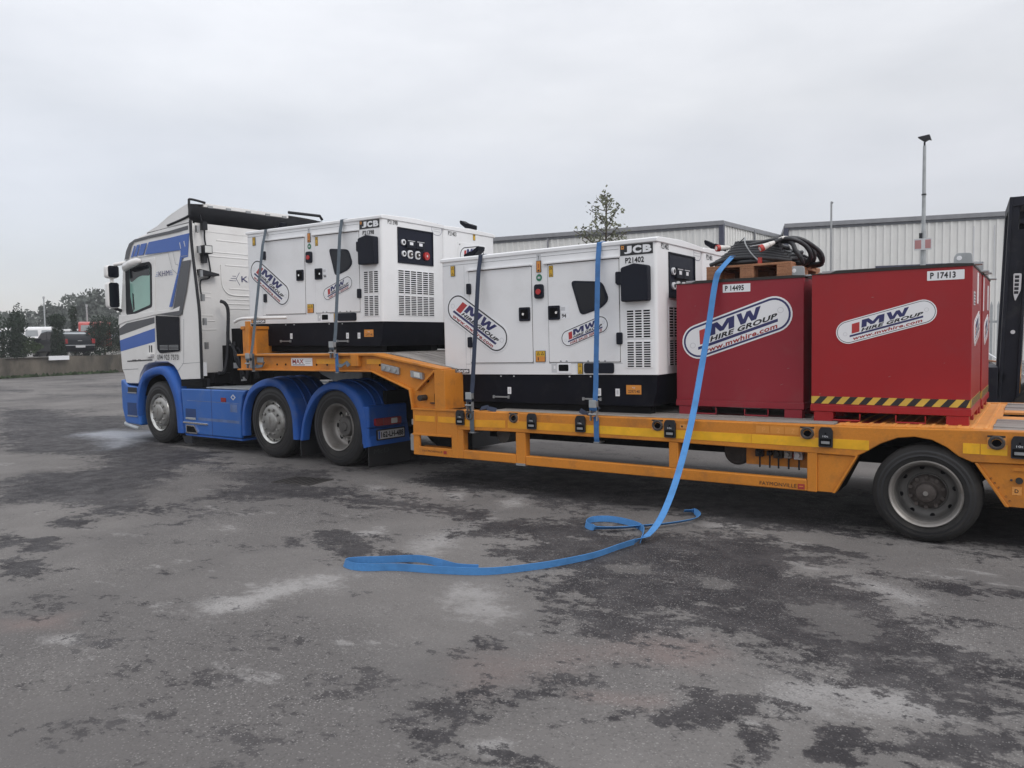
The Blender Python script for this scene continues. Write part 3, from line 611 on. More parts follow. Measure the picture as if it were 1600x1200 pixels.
    # end panel with the instruments
    if not end_logo:
        k = MB(); EX = E_
        EX.rect(k, .275, .895, 1.075, 1.47, 'panel_dark', .002)
        for a_ in (((.262, .275, 1.062, 1.483)), ((.895, .908, 1.062, 1.483)), ((.275, .895, 1.47, 1.483)), ((.275, .895, 1.062, 1.075))): EX.rect(k, *a_, 'plastic_black', .012)
        p = k.build('control_panel', root, smooth=0)
        def dial(x, z, r, m='print_white', m2='print_black'):
            g = MB(); q = EX.P(x, z, .002); g.cyl(q, q + EX.n * .02, r, m, n=16); g.cyl(q + EX.n * .02, q + EX.n * .024, r * .55, m2, n=12); g.build('gauge', p, bevel=.003)
        dial(.355, 1.31, .035); dial(.36, 1.175, .035)
        for x in (.45, .62):
            g = MB(); EX.rect(g, x - .05, x + .11, 1.25, 1.35, 'plastic_black', .03, .03, .006); EX.rect(g, x + .0, x + .06, 1.285, 1.32, 'print_white', .031, .001); EX.rect(g, x - .035, x + .095, 1.33, 1.338, 'print_grey', .031, .001); g.build('display', p, smooth=0)
        for x in (.48, .615):
            g = MB(); EX.rect(g, x - .045, x + .045, 1.125, 1.225, 'print_white', .012, .012, .03); q = EX.P(x, 1.175, .012); g.cyl(q, q + EX.n * .02, .03, 'hub_brown', n=14); g.cyl(q + EX.n * .02, q + EX.n * .024, .012, 'print_white', n=10); g.build('socket', p, smooth=30)
        g = MB(); q = EX.P(.765, 1.175, .002); g.cyl(q, q + EX.n * .03, .05, 'red_button', n=18); g.cyl(q + EX.n * .03, q + EX.n * .034, .014, 'lamp_clear', n=10); g.build('stop_button', p, bevel=.004)
        k = MB(); EX.ring(k, [(.99 + a, 1.53 + b) for a, b in pill(.2, .15)], [(.99 + a, 1.53 + b) for a, b in pill(.19, .14)], 'print_navy', .002)
        for i, w_ in enumerate((.12, .14, .13)): EX.rect(k, .99 - w_ / 2, .99 + w_ / 2, 1.555 - i * .028, 1.565 - i * .028, 'print_grey', .002)
        k.build('service_sticker', root, smooth=0, recalc=False)
    # exhaust with an open rain flap on the roof at the radiator end
    k = MB(); k.cyl((.06, .45, GT), (.06, .45, GT + .06), .05, 'trim_dark', n=14); e_ = k.build('exhaust', root, bevel=.006)
    k = MB(); k.prism([(.0, GT + .075), (.085, GT + .105), (.10, GT + .10), (.20, GT + .155), (.215, GT + .145), (.205, GT + .105), (.13, GT + .05), (.12, GT + .02), (.0, GT + .02)], .39, .51, 'base_black'); k.build('rain_flap', e_, bevel=.01)

def gen_numbers(root, num, end=None):
    F = Face((0, 0, 0), (1, 0, 0), (0, 0, 1), (0, -1, 0)); E_ = Face((GL, 0, 0), (0, 1, 0), (0, 0, 1), (1, 0, 0))
    k = MB(); F.text(k, num, 2.165, 2.35, 1.380, 1.432, 'print_black', .003, .028, 0, 1.06)
    k.build('number', root, smooth=0, recalc=False)
    k = MB(); E_.text(k, num, .10, .27, 1.50, 1.55, 'print_black', .003, .012); k.build('number', root, smooth=0, recalc=False)
def rear_end(root, num):
    """the radiator end of the set, where x = 0"""
    E_ = Face((0, GD, 0), (0, -1, 0), (0, 0, 1), (-1, 0, 0))
    k = MB(); E_.text(k, num, .10, .27, 1.485, 1.54, 'print_black', .003, .012); k.build('number', root, smooth=0, recalc=False)
    k = MB(); E_.rect(k, .63, .68, 1.47, 1.57, 'print_black', .002); E_.rect(k, .634, .676, 1.474, 1.566, 'warn_yellow', .0026, .0006); E_.poly(k, [(.64, 1.53), (.67, 1.53), (.655, 1.558)], 'print_black', .003, .0004); k.build('warning_label', root, smooth=0)
    k = MB(); E_.rect(k, .30, .88, .55, 1.42, 'gen_white', .006, .006); p = k.build('end_hatch', root, bevel=.003)
    k = MB()
    for x in (.33, .85):
        for z in (.6, 1.39): q = E_.P(x, z, .006); k.cyl(q, q + E_.n * .006, .01, 'steel_grey', n=8)
    build_each(k, 'bolt', p, smooth=0)
    hire_sticker(Face(E_.P(.60, 1.26, .006), E_.u, E_.v, E_.n).sub(0, 0, 8), root, .56, .27, border=.045)

g_front = thing('generator', 'white generator P 21402 on the lower deck, the bright blue strap across its window', 'generator', (-5.29, 6.44, .786), (0, R(-.45), 0), 'white generators on the trailer')
gen_body(g_front)
def copy_tree(o, parent=None):
    c = o.copy(); COL.objects.link(c)
    if parent is not None: c.parent = parent
    for ch in [q for q in ALL if q.parent is o]: copy_tree(ch, c)
    return c
ALL = [o for o in bpy.data.objects if o.parent is not None]
def gen_copy(label, loc, rot):
    g = copy_tree(g_front); g['label'] = label; g.location = loc; g.rotation_euler = rot; return g
g_neck = gen_copy('white generator on the raised gooseneck behind the cab, two slate grey straps over it', (-8.80, 6.60, 1.415), (0, R(.7), 0))
g_far1 = gen_copy('white generator P 21403 standing behind the gooseneck one, turned end for end', (-6.35, 8.86, 1.385), (0, R(-.7), R(180)))
g_far2 = gen_copy('white generator mostly hidden behind the lower one with dark and blue straps', (-2.82, 8.70, .806), (0, R(.45), R(180)))
gen_numbers(g_front, 'P21402'); gen_numbers(g_neck, 'P21398'); gen_numbers(g_far1, 'P21403'); gen_numbers(g_far2, 'P21401')
rear_end(g_front, 'P21402'); rear_end(g_neck, 'P21398'); rear_end(g_far1, 'P21403'); rear_end(g_far2, 'P21401')

# ================================================================== wheels
def tyre_prof(Rd, w, rr):
    return [(rr, .02), (rr + .03, .006), (rr + (Rd - rr) * .55, 0), (Rd - .03, .012), (Rd - .008, .03), (Rd, .05), (Rd, w * .24), (Rd - .012, w * .25), (Rd - .012, w * .28), (Rd, w * .29), (Rd, w * .48), (Rd - .012, w * .485), (Rd - .012, w * .515), (Rd, w * .52), (Rd, w * .71), (Rd - .012, w * .72), (Rd - .012, w * .75), (Rd, w * .76), (Rd, w - .05), (Rd - .03, w - .012), (rr + .03, w - .004), (rr, w - .02)]
def ring_holes(mb, c, y, rad, r, n, m, depth=.006, a0=0.):
    for i in range(n):
        a = a0 + 2 * math.pi * i / n; p = Vector((c[0] + rad * math.cos(a), c[1] + y, c[2] + rad * math.sin(a))); mb.cyl(p, p + Vector((0, -depth, 0)), r, m, n=10)
def make_wheel(parent, c, kind, Rd=.48, w=.30):
    """wheel with its outer side towards -y; kinds: cover (bright dished cover), deep (twin rim), trailer"""
    root = bpy.data.objects.new('wheel', None); COL.objects.link(root); root.parent = parent; root.location = c; z = (0, 0, 0)
    if kind == 'cover':
        t = MB(); t.lathe(tyre_prof(Rd, w, .285), z, 'rubber', 48, True); t.lathe([(.36, -.001), (.365, .0005), (.43, .003), (.434, .006)], z, 'rubber_clean', 48); t.build('tyre', root, smooth=40)
        r = MB(); r.lathe([(.288, .03), (.292, .012), (.286, -.002), (.274, .004), (.262, .03), (.252, .045), (.238, .035)], z, 'alloy', 48); r.lathe([(.238, .035), (.222, .006), (.195, -.004), (.13, -.010), (.122, -.022), (.105, -.030), (0, -.030)], z, 'rim_cover', 48)
        rm = r.build('rim', root, smooth=50)
        b = MB(); ring_holes(b, z, -.004, .165, .019, 10, 'rim_cover', .026); build_each(b, 'wheel_nut', root, bevel=.005)
        h = MB(); ring_holes(h, z, .030, .243, .015, 10, 'slot_black', .004, .3); build_each(h, 'hand_hole', root)
        h = MB(); h.box(-.006, .006, -.034, -.0302, -.07, .07, 'rim_grey'); h.build('hub_mark', root)
    elif kind == 'deep':
        t = MB(); t.lathe(tyre_prof(Rd, w, .285), z, 'rubber', 48, True); t.lathe([(.36, -.001), (.365, .0005), (.43, .003), (.434, .006)], z, 'rubber_clean', 48)
        t.lathe(tyre_prof(Rd, w, .285), (0, .33, 0), 'rubber', 40, True); t.build('tyre', root, smooth=40)
        r = MB(); r.lathe([(.288, .035), (.294, .014), (.286, .002), (.272, .010), (.266, .04), (.256, .06), (.25, .12), (.245, .16), (.225, .185), (.18, .19), (.14, .185), (.12, .185)], z, 'rim_grey', 48)
        rm = r.build('rim', root, smooth=50)
        h = MB(); ring_holes(h, z, .192, .205, .028, 8, 'slot_black', .008); build_each(h, 'hand_hole', root)
        h = MB(); h.lathe([(.125, .19), (.12, .13), (.11, .118), (.06, .115), (.05, .10), (0, .10)], z, 'rim_dark', 28); ring_holes(h, z, .19, .155, .015, 10, 'alloy', .04, .3); h.build('hub', root, smooth=40)
    else:
        t = MB(); t.lathe(tyre_prof(Rd, w, .235), z, 'rubber', 56, True); t.lathe([(.275, -.0005), (.28, .0015), (.312, .003), (.316, .006)], z, 'rubber_clean', 48); t.build('tyre', root, smooth=40)
        r = MB(); r.lathe([(.236, .03), (.242, .012), (.234, .0), (.222, .008), (.214, .03), (.206, .045)], z, 'rim_grey', 56); r.lathe([(.206, .045), (.200, .055), (.196, .10), (.188, .135), (.165, .15), (.135, .152), (.13, .14), (.11, .14)], z, 'rim_mid', 56)
        rm = r.build('rim', root, smooth=50)
        h = MB(); ring_holes(h, z, .151, .178, .017, 8, 'slot_black', .012, .2); build_each(h, 'hand_hole', root)
        h = MB(); h.lathe([(.128, .15), (.12, .12), (.10, .10), (.075, .095), (.065, .05), (.045, .035), (0, .035)], z, 'hub_brown', 28); ring_holes(h, z, .13, .108, .014, 10, 'hub_brown', .05, .3)
        h.lathe([(.018, .03), (.016, .026), (0, .026)], z, 'rim_grey', 12); h.build('hub', root, smooth=40)
    return root
def copy_parts(o, parent, loc, rot=(0, 0, 0)):
    c = o.copy(); COL.objects.link(c); c.parent = parent; c.location = loc; c.rotation_euler = rot
    for ch in kids(o):
        d = ch.copy(); COL.objects.link(d); d.parent = c
        for g in kids(ch): q = g.copy(); COL.objects.link(q); q.parent = d
    return c

# ================================================================== lorry
TK = thing('truck_tractor', 'white and blue three-axle lorry tractor with a sleeper cab and chrome wheels', 'lorry', (-6.95, 6.50, 0), (0, 0, R(-3.3)))
TW = 2.50
w1 = make_wheel(TK, (-4.32, .0, .48), 'cover'); w2 = copy_parts(w1, TK, (-1.42, .0, .48)); w3 = make_wheel(TK, (-.10, .0, .48), 'deep')
for x, w in ((-4.32, w1), (-1.42, w2), (-.10, w3)): copy_parts(w, TK, (x, TW, .48), (0, 0, math.pi))
# chassis
k = MB()
for y in (.78, 1.60): k.box(-5.2, .42, y, y + .12, .62, .90, 'under_dark')
k.box(-5.3, -3.4, .55, 1.95, .45, 1.0, 'under_dark'); k.box(-1.9, -1.5, .85, 1.65, .5, .85, 'under_dark')
for x in (-4.32, -1.42, -.10): k.cyl((x, .3, .48), (x, 2.2, .48), .09, 'under_dark', n=12)
k.cyl((-.10, 1.25, .48), (-.75, 1.25, .5), .19, 'under_dark', n=14); k.box(.40, .46, .3, 2.2, .55, .92, 'under_dark')
k.cyl((-2.9, .12, .58), (-2.0, .12, .58), .0, 'under_dark', n=4)
k.box(-3.5, -2.05, .12, .7, .3, .84, 'under_dark'); k.box(-3.5, -2.05, 1.85, TW - .1, .3, .84, 'under_dark')
k.cyl((-.74, .68, .78), (-.74, .80, .78), .12, 'trim_dark', n=20)
k.build('chassis', TK)
k = MB(); k.box(-3.05, -1.9, .05, 1.9, .885, .90, 'galv')
for i in range(9): k.box(-3.0, -1.95, .12 + i * .19, .15 + i * .19, .90, .906, 'steel_grey')
k.build('catwalk', TK)
k = MB(); k.prism([(-1.15, 1.12), (-1.0, 1.17), (.0, 1.17), (.42, 1.02), (.42, .98), (-.9, 1.0)], .75, 1.75, 'steel_grey'); k.prism([(-1.0, 1.0), (-.2, 1.0), (-.35, .9), (-.85, .9)], .6, 1.9, 'galv'); k.build('fifth_wheel', TK, bevel=.01)
k = MB(); k.prism([(-1.05, 1.19), (-.25, 1.19), (-.12, 1.12), (-.14, 1.06), (-.5, .985), (-.62, .985), (-.95, 1.10)], .45, .60, 'galv'); k.build('coupling_bracket', TK, bevel=.012)
# cab shell
CY = .03
cabp = [(-3.33, 1.02), (-3.33, 3.30), (-3.86, 3.295), (-4.47, 3.27), (-4.80, 3.235), (-5.02, 3.175), (-5.17, 3.06), (-5.255, 2.92), (-5.32, 2.79), (-5.47, 2.03), (-5.545, 1.85), (-5.545, 1.6), (-5.53, 1.42), (-5.50, 1.13), (-5.42, 1.05), (-5.38, .90), (-4.967, .906), (-4.908, 1.05), (-4.757, 1.195), (-4.603, 1.234), (-4.409, 1.25), (-4.078, 1.251), (-3.913, 1.2), (-3.783, 1.10), (-3.695, .994)]
k = MB(); k.prism(cabp, CY, TW - CY, 'cab_white'); cab = k.build('cab', TK, bevel=.035, seg=3)
k = MB(); k.prism([(-5.36, 2.76), (-5.52, 2.05), (-5.49, 2.04), (-5.33, 2.75)], .16, TW - .16, 'glass_dark'); k.build('windscreen', cab)
k = MB()
for z in (1.30, 1.42, 1.54, 1.66): k.box(-5.575, -5.54, .35, TW - .35, z, z + .07, 'trim_dark')
build_each(k, 'grille_bar', cab, bevel=.008)
T = Face((0, 0, 0), (1, 0, 0), (0, 0, 1), (0, -1, 0))       # near side of the truck; heights measured outwards from local y = 0
S0 = -CY
# door panel proud of the shell
k = MB(); T.poly(k, roundpoly([(-5.30, 2.84), (-4.30, 2.866), (-4.355, 2.14), (-4.385, 1.60), (-4.409, 1.262), (-4.603, 1.246), (-4.757, 1.207), (-4.915, 1.06), (-4.972, .918), (-5.37, .915), (-5.42, 1.06), (-5.49, 1.14), (-5.515, 1.42), (-5.53, 1.6), (-5.53, 1.83), (-5.46, 2.02), (-5.31, 2.78)], .03, 3), 'cab_white', S0 + .012, .012)
door = k.build('door', TK, bevel=.005, smooth=30); DH = S0 + .012
k = MB(); T.poly(k, roundpoly([(-5.235, 2.80), (-4.46, 2.815), (-4.395, 2.76), (-4.435, 2.115), (-5.14, 2.0), (-5.27, 2.02)], .05, 4), 'trim_dark', DH + .004, .004); wf = k.build('window_frame', door, smooth=0)
k = MB(); T.poly(k, roundpoly([(-5.09, 2.745), (-4.50, 2.765), (-4.455, 2.72), (-4.488, 2.15), (-5.03, 2.055), (-5.10, 2.30)], .03, 3), 'cab_glass', DH + .0055, .001); k.build('window', wf, smooth=0)
k = MB(); T.poly(k, roundpoly([(-5.085, 2.745), (-4.50, 2.766), (-4.457, 2.725), (-4.463, 2.60), (-4.70, 2.615), (-4.82, 2.60), (-5.03, 2.53), (-5.085, 2.55)], .03, 3), 'glass_dark', DH + .007, .001); T.poly(k, [(-5.03, 2.36), (-4.99, 2.34), (-4.975, 2.10), (-5.03, 2.07)], 'glass_dark', DH + .007, .001); k.build('sun_visor', wf, smooth=0)
k = MB(); T.rect(k, -4.66, -4.45, 1.36, 1.53, 'cab_white', DH + .006, .006, .02); T.rect(k, -4.58, -4.55, 1.41, 1.52, 'trim_dark', DH + .0066, .001); T.rect(k, -4.52, -4.48, 1.41, 1.52, 'trim_dark', DH + .0066, .001)
k.prism([(-4.64, 1.375), (-4.44, 1.385), (-4.46, 1.345), (-4.62, 1.335)], -DH - .05, -DH, 'cab_white'); k.build('door_handle', door, bevel=.006, smooth=30)
k = MB(); T.poly(k, [(-5.5, 2.03), (-5.33, 2.015), (-4.36, 2.05), (-3.8, 2.06), (-3.6, 2.10), (-3.63, 2.02), (-4.37, 1.985), (-5.3, 1.905), (-5.54, 1.86)], 'cab_white', DH + .012, .012); k.build('swage', TK, bevel=.008, smooth=30)
# side deflector behind the door
k = MB(); T.poly(k, [(-3.50, 3.20), (-3.245, 3.315), (-3.235, 2.95), (-3.15, 2.34), (-3.10, 1.88), (-3.11, 1.02), (-3.68, 1.0), (-3.765, 1.12), (-3.583, 1.25), (-3.53, 1.9), (-3.56, 2.0), (-3.44, 2.45)], 'cab_white', S0 + .010, .030); sdf = k.build('side_deflector', TK, bevel=.006, smooth=30)
k = MB(); sp = spline([(-3.245, -S0 - .012, 3.315), (-3.232, -S0 - .012, 2.95), (-3.147, -S0 - .012, 2.34), (-3.097, -S0 - .012, 1.88), (-3.103, -S0 - .012, 1.02)], 6); k.tube(sp, .022, 'trim_dark', 8); k.build('rubber_edge', sdf, smooth=60)
k = MB()
for z in (3.2, 2.9, 2.55, 2.2, 1.85, 1.5): xx = -3.245 + (3.2 - z) * .075 - .01; k.box(xx, xx + .05, .09, .13, z - .05, z + .05, 'steel_grey')
k.box(-3.13, -3.10, .04, .10, 1.06, 1.26, 'print_white'); build_each(k, 'deflector_hinge', sdf)
k = MB(); T.poly(k, [(-3.68, 1.245), (-3.575, 1.245), (-3.1, 1.265), (-3.1, 1.258), (-3.575, 1.238)], 'steel_grey', S0 + .0112, .0005); k.build('seam', sdf, smooth=0)
k = MB(); k.prism([(-3.50, 3.20), (-3.245, 3.315), (-3.10, 1.88), (-3.11, 1.02), (-3.68, 1.0), (-3.53, 1.9)], TW - .06, TW - .02, 'cab_white'); k.build('side_deflector', TK)
# painted livery
D1 = S0 + .014
k = MB()
def dec(pts, m, h=0): T.poly(k, pts, m, D1 + h, .001)
top = [(-5.25, 2.90), (-5.185, 3.035), (-5.075, 3.145), (-4.893, 3.195), (-4.442, 3.212), (-3.815, 3.223), (-3.31, 3.25)]
bot = [(-3.316, 3.19), (-3.873, 3.178), (-4.475, 3.17), (-4.93, 3.150), (-5.012, 3.099), (-5.12, 2.911)]
dec(top + bot, 'decal_char')
dec([(-5.044, 2.92), (-4.919, 3.094), (-4.873, 3.099), (-4.981, 2.923)], 'decal_blue'); dec([(-4.95, 2.928), (-4.827, 3.101), (-4.735, 3.102), (-4.851, 2.927)], 'decal_blue'); dec([(-4.811, 2.932), (-4.696, 3.104), (-4.51, 3.107), (-4.644, 2.933)], 'decal_blue')
dec([(-4.591, 2.932), (-4.456, 3.112), (-3.906, 3.119), (-3.285, 3.137), (-3.35, 2.801), (-3.51, 2.792), (-3.606, 2.595), (-3.844, 2.095), (-3.934, 2.092), (-3.645, 2.612), (-3.551, 2.845), (-3.546, 2.915), (-3.895, 2.918)], 'decal_blue')
dec([(-3.5, 2.743), (-3.262, 2.751), (-3.399, 2.33), (-3.56, 1.985), (-3.671, 1.945), (-4.35, 2.0), (-3.798, 2.066), (-3.63, 2.456)], 'decal_char', .009)
dec([(-5.535, 1.80), (-5.27, 1.885), (-4.38, 1.955), (-4.383, 1.864), (-5.525, 1.689)], 'decal_char'); dec([(-5.525, 1.61), (-4.384, 1.785), (-4.39, 1.575), (-5.512, 1.43)], 'decal_blue')
dec([(-3.57, 3.02), (-3.54, 2.93), (-3.525, 2.94), (-3.55, 3.03)], 'print_grey', .001); dec([(-3.45, 3.03), (-3.42, 2.95), (-3.405, 2.96), (-3.43, 3.04)], 'print_grey', .001)
build_each(k, 'livery_stripe', TK, smooth=0)
k = MB(); SL = 'steel_grey'
def line(a, b, w=.006): a, b = Vector(a), Vector(b); q = (b - a).normalized(); r = Vector((-q.y, q.x)) * w; T.poly(k, [tuple(a + r), tuple(b + r), tuple(b - r), tuple(a - r)], SL, D1 + .0012, .0004)
for a, b in (((-5.25, 2.89), (-3.9, 2.915)), ((-3.9, 2.915), (-3.80, 2.65)), ((-3.80, 2.65), (-3.62, 2.55)), ((-3.76, 2.91), (-3.70, 2.72)), ((-3.70, 2.72), (-3.62, 2.70)), ((-3.535, 2.82), (-3.36, 2.82)), ((-3.53, 1.9), (-3.583, 1.25)), ((-3.583, 1.25), (-3.765, 1.12)), ((-5.48, 1.13), (-4.95, 1.15))): line(a, b, .004)
build_each(k, 'seam', TK, smooth=0)
k = MB(); T.text(k, 'KHM', -4.20, -3.88, 2.565, 2.645, 'print_navy', D1 + .001, .0)
for i in range(3):
    T.rect(k, -4.30 + i * .02, -4.225, 2.575 + i * .027, 2.582 + i * .027, 'decal_blue', D1 + .001, .0005); T.rect(k, -3.86, -3.79 - i * .015, 2.575 + i * .027, 2.582 + i * .027, 'decal_blue', D1 + .001, .0005)
k.build('emblem', TK, smooth=0, recalc=False)
k = MB(); T.text(k, '094 925 7573', -4.345, -3.725, 1.295, 1.375, 'print_black', D1 + .001, .012, 0, 1.1); k.build('phone_number', TK, smooth=0, recalc=False); k = MB(); r9 = random.Random(9); x_ = -5.30
while x_ < -4.52: w_ = r9.uniform(.018, .03); y_ = 1.258 + (x_ + 5.3) * .03; T.rect(k, x_, x_ + w_, y_, y_ + r9.choice((.022, .022, .032)), 'print_black', D1 + .001, .0005); x_ += w_ + .008
k.build('web_line', TK, smooth=0, recalc=False)['kind'] = 'stuff'
# intake grille
k = MB(); T.poly(k, roundpoly([(-4.335, 1.975), (-3.66, 1.935), (-3.675, 1.425), (-4.25, 1.395), (-4.325, 1.45)], .03, 3), 'base_black', D1 + .006, .008); v = k.build('intake_grille', TK, smooth=0)
k = MB()
for i in range(4): T.rect(k, -4.24, -3.70, 1.45 + i * .02, 1.458 + i * .02, 'steel_grey', D1 + .009, .003)
T.rect(k, -4.0, -3.975, 1.44, 1.52, 'glass_dark', D1 + .010, .003); build_each(k, 'slat', v, smooth=0)
# front wheel arch, mudguards: curved sheets with a rolled lip
def guard(outer, inner, y0, depth, m, name='mudguard', ribs=0):
    o_ = resample([(p.x, p.y) for p in spline([(a, b, 0) for a, b in outer], 5)], 30); i_ = resample([(p.x, p.y) for p in spline([(a, b, 0) for a, b in inner], 5)], 30)
    k = MB(); n_ = 30
    rows = []
    for yy, f in ((y0 + .012, .10), (y0, .30), (y0, .85), (y0 + .02, 1.0), (y0 + .10, 1.0)):
        rows.append([(o_[i][0] + (i_[i][0] - o_[i][0]) * f, yy, o_[i][1] + (i_[i][1] - o_[i][1]) * f) for i in range(n_)])
    rows.insert(0, [(p[0], y0 + .04, p[1]) for p in o_]); rows.insert(0, [(p[0], y0 + depth, p[1]) for p in o_])
    q = [v for r_ in rows for v in r_]; fs = []
    for r_ in range(len(rows) - 1):
        for i in range(n_ - 1): fs.append((r_ * n_ + i, r_ * n_ + i + 1, (r_ + 1) * n_ + i + 1, (r_ + 1) * n_ + i))
    k.add(q, fs, m)
    und = [(p[0] + (c[0] - p[0]) * .12, p[1] + (c[1] - p[1]) * .12) for p, c in zip(o_, i_)]
    q = [(p[0], y0 + .05, p[1]) for p in und] + [(p[0], y0 + depth, p[1]) for p in und]
    k.add(q, [(i, i + 1, n_ + i + 1, n_ + i) for i in range(n_ - 1)], 'under_dark')
    g_ = k.build(name, TK, smooth=50, recalc=False)
    if ribs:
        kk = MB()
        for yy in (.20, .32, .50)[:ribs]: kk.tube([(p[0], y0 + yy, p[1] + .004) for p in o_[8:-5]], .016, m, 6)
        build_each(kk, 'rib', g_, smooth=60)
    return g_
guard([(-4.985, .60), (-4.905, .90), (-4.76, 1.07), (-4.60, 1.145), (-4.30, 1.195), (-4.08, 1.185), (-3.93, 1.11), (-3.80, .96), (-3.70, .78), (-3.64, .48), (-3.615, .20)], [(-4.93, .40), (-4.87, .70), (-4.74, .93), (-4.56, 1.02), (-4.32, 1.065), (-4.14, 1.06), (-4.00, .96), (-3.88, .80), (-3.80, .62), (-3.77, .42), (-3.755, .20)], -.035, .5, 'guard_blue', 'wheel_arch')
guard([(-2.085, .26), (-2.065, .60), (-1.93, .86), (-1.72, 1.0), (-1.42, 1.062), (-1.20, 1.035), (-1.02, .90), (-.885, .68), (-.845, .28)], [(-2.0, .26), (-1.985, .55), (-1.88, .78), (-1.70, .90), (-1.44, .95), (-1.22, .92), (-1.07, .79), (-.965, .60), (-.945, .28)], -.03, .62, 'guard_blue', ribs=3)
guard([(-.812, .28), (-.735, .57), (-.57, .84), (-.35, .99), (-.09, 1.045), (.14, 1.0), (.345, .87), (.44, .66), (.51, .29)], [(-.735, .28), (-.655, .56), (-.49, .78), (-.30, .90), (-.09, .935), (.08, .90), (.24, .77), (.335, .59), (.385, .26)], -.03, .66, 'guard_blue', ribs=3)
# skirt between the axles
k = MB(); k.prism([(-3.66, .868), (-1.97, .882), (-2.06, .80), (-2.12, .60), (-2.13, .21), (-2.95, .20), (-3.60, .20)], -.005, .05, 'truck_blue'); sk = k.build('side_skirt', TK, bevel=.02, smooth=40)
k = MB(); T.rect(k, -2.846, -2.838, .21, .87, 'print_navy', .0065); T.rect(k, -3.5, -2.16, .69, .70, 'scuff', .0062, .0005); T.rect(k, -2.37, -2.20, .57, .68, 'scuff', .0062, .0005); T.rect(k, -3.2, -2.16, .415, .455, 'scuff', .0062, .0005); k.build('seam', sk, smooth=0)
k = MB(); T.rect(k, -3.545, -3.26, .43, .575, 'recess_blue', .0066, .001, .01); T.rect(k, -3.53, -3.27, .415, .445, 'galv', .022, .02); build_each(k, 'step', sk, bevel=.004, smooth=30)
k = MB(); T.rect(k, -3.61, -2.945, .352, .378, 'chrome', .02, .02, .008); k.build('trim_strip', sk, bevel=.003, smooth=30)
k = MB(); T.poly(k, roundpoly([(-3.53, .335), (-3.30, .335), (-3.22, .25), (-3.22, .21), (-3.53, .21)], .015, 3), 'chrome', .02, .02); T.poly(k, roundpoly([(-3.505, .315), (-3.31, .315), (-3.25, .245), (-3.25, .23), (-3.505, .23)], .012, 3), 'slot_black', .0206, .001); k.build('exhaust_outlet', sk, smooth=0)
k = MB(); T.rect(k, -2.59, -2.465, .705, .765, 'tail_red', .012, .012, .008); T.poly(k, [(-2.35, .777), (-2.29, .82), (-2.23, .777), (-2.29, .735)], 'print_grey', .008); T.poly(k, [(-2.325, .777), (-2.29, .80), (-2.255, .777), (-2.29, .754)], 'truck_blue', .009, .001); k.build('side_marker', sk, bevel=.003, smooth=30)
k = MB(); k.prism([(-2.13, .205), (-3.6, .195), (-3.55, .17), (-2.1, .18)], .0, .3, 'guard_blue'); k.prism([(-3.68, .16), (-3.42, .17), (-3.40, .06), (-3.60, .05)], .0, .02, 'trim_dark'); k.build('lower_fairing', TK)
k = MB(); k.box(-3.7, -3.12, .03, .6, .90, 1.0, 'under_dark'); k.box(-3.68, -3.1, .10, .14, .86, 1.02, 'trim_dark'); k.build('sill', TK)
# bumper and steps
k = MB(); k.prism([(-5.53, .97), (-5.44, .97), (-5.30, .88), (-4.975, .86), (-4.93, .60), (-4.93, .24), (-5.42, .255), (-5.52, .50)], 0.0, TW, 'truck_blue'); bp = k.build('bumper', TK, bevel=.03, seg=3)
k = MB(); T.rect(k, -5.29, -5.0, .77, .85, 'trim_dark', .003); T.rect(k, -5.33, -5.02, .40, .60, 'recess_blue', .003); T.rect(k, -5.29, -5.0, .755, .772, 'steel_grey', .012, .01); T.rect(k, -5.33, -5.0, .375, .395, 'steel_grey', .012, .01); build_each(k, 'step', bp, smooth=0)
k = MB(); k.tube(spline([(-5.52, 1.1, .255), (-5.50, .2, .255), (-5.40, .0, .245), (-4.93, -.02, .195)], 6), .03, 'galv', 8); k.build('bull_bar', bp, smooth=60)
# mirrors
for z0_, z1_, ya_, yb_ in ((2.61, 2.82, -.205, -.005), (2.13, 2.55, -.20, -.015)):
    k = MB(); k.prism(rrect(ya_, yb_, z0_, z1_, .05), -5.52, -5.40, 'cab_white', 'x'); m_ = k.build('mirror', TK, bevel=.03, seg=3)
    k = MB(); k.prism(rrect(ya_ + .022, yb_ - .008, z0_ + .012, z1_ - .010, .035), -5.402, -5.39, 'glass_dark', 'x'); k.build('mirror_glass', m_)
k = MB(); k.tube([(-5.25, .05, 2.86), (-5.4, -.08, 2.83)], .03, 'cab_white', 8); k.tube([(-5.42, .06, 2.08), (-5.45, -.08, 2.13)], .025, 'trim_dark', 8); k.tube([(-5.46, -.1, 2.62), (-5.47, -.1, 2.45)], .03, 'cab_white', 8); build_each(k, 'mirror_arm', TK, smooth=60)
k = MB(); k.tube([(-5.09, -.06, 2.735), (-5.0, -.09, 2.765), (-4.75, -.11, 2.80), (-4.62, -.09, 2.825), (-4.58, -.05, 2.83)], [.04, .06, .065, .055, .03], 'cab_white', 12); k.build('kerb_mirror', TK, smooth=60)
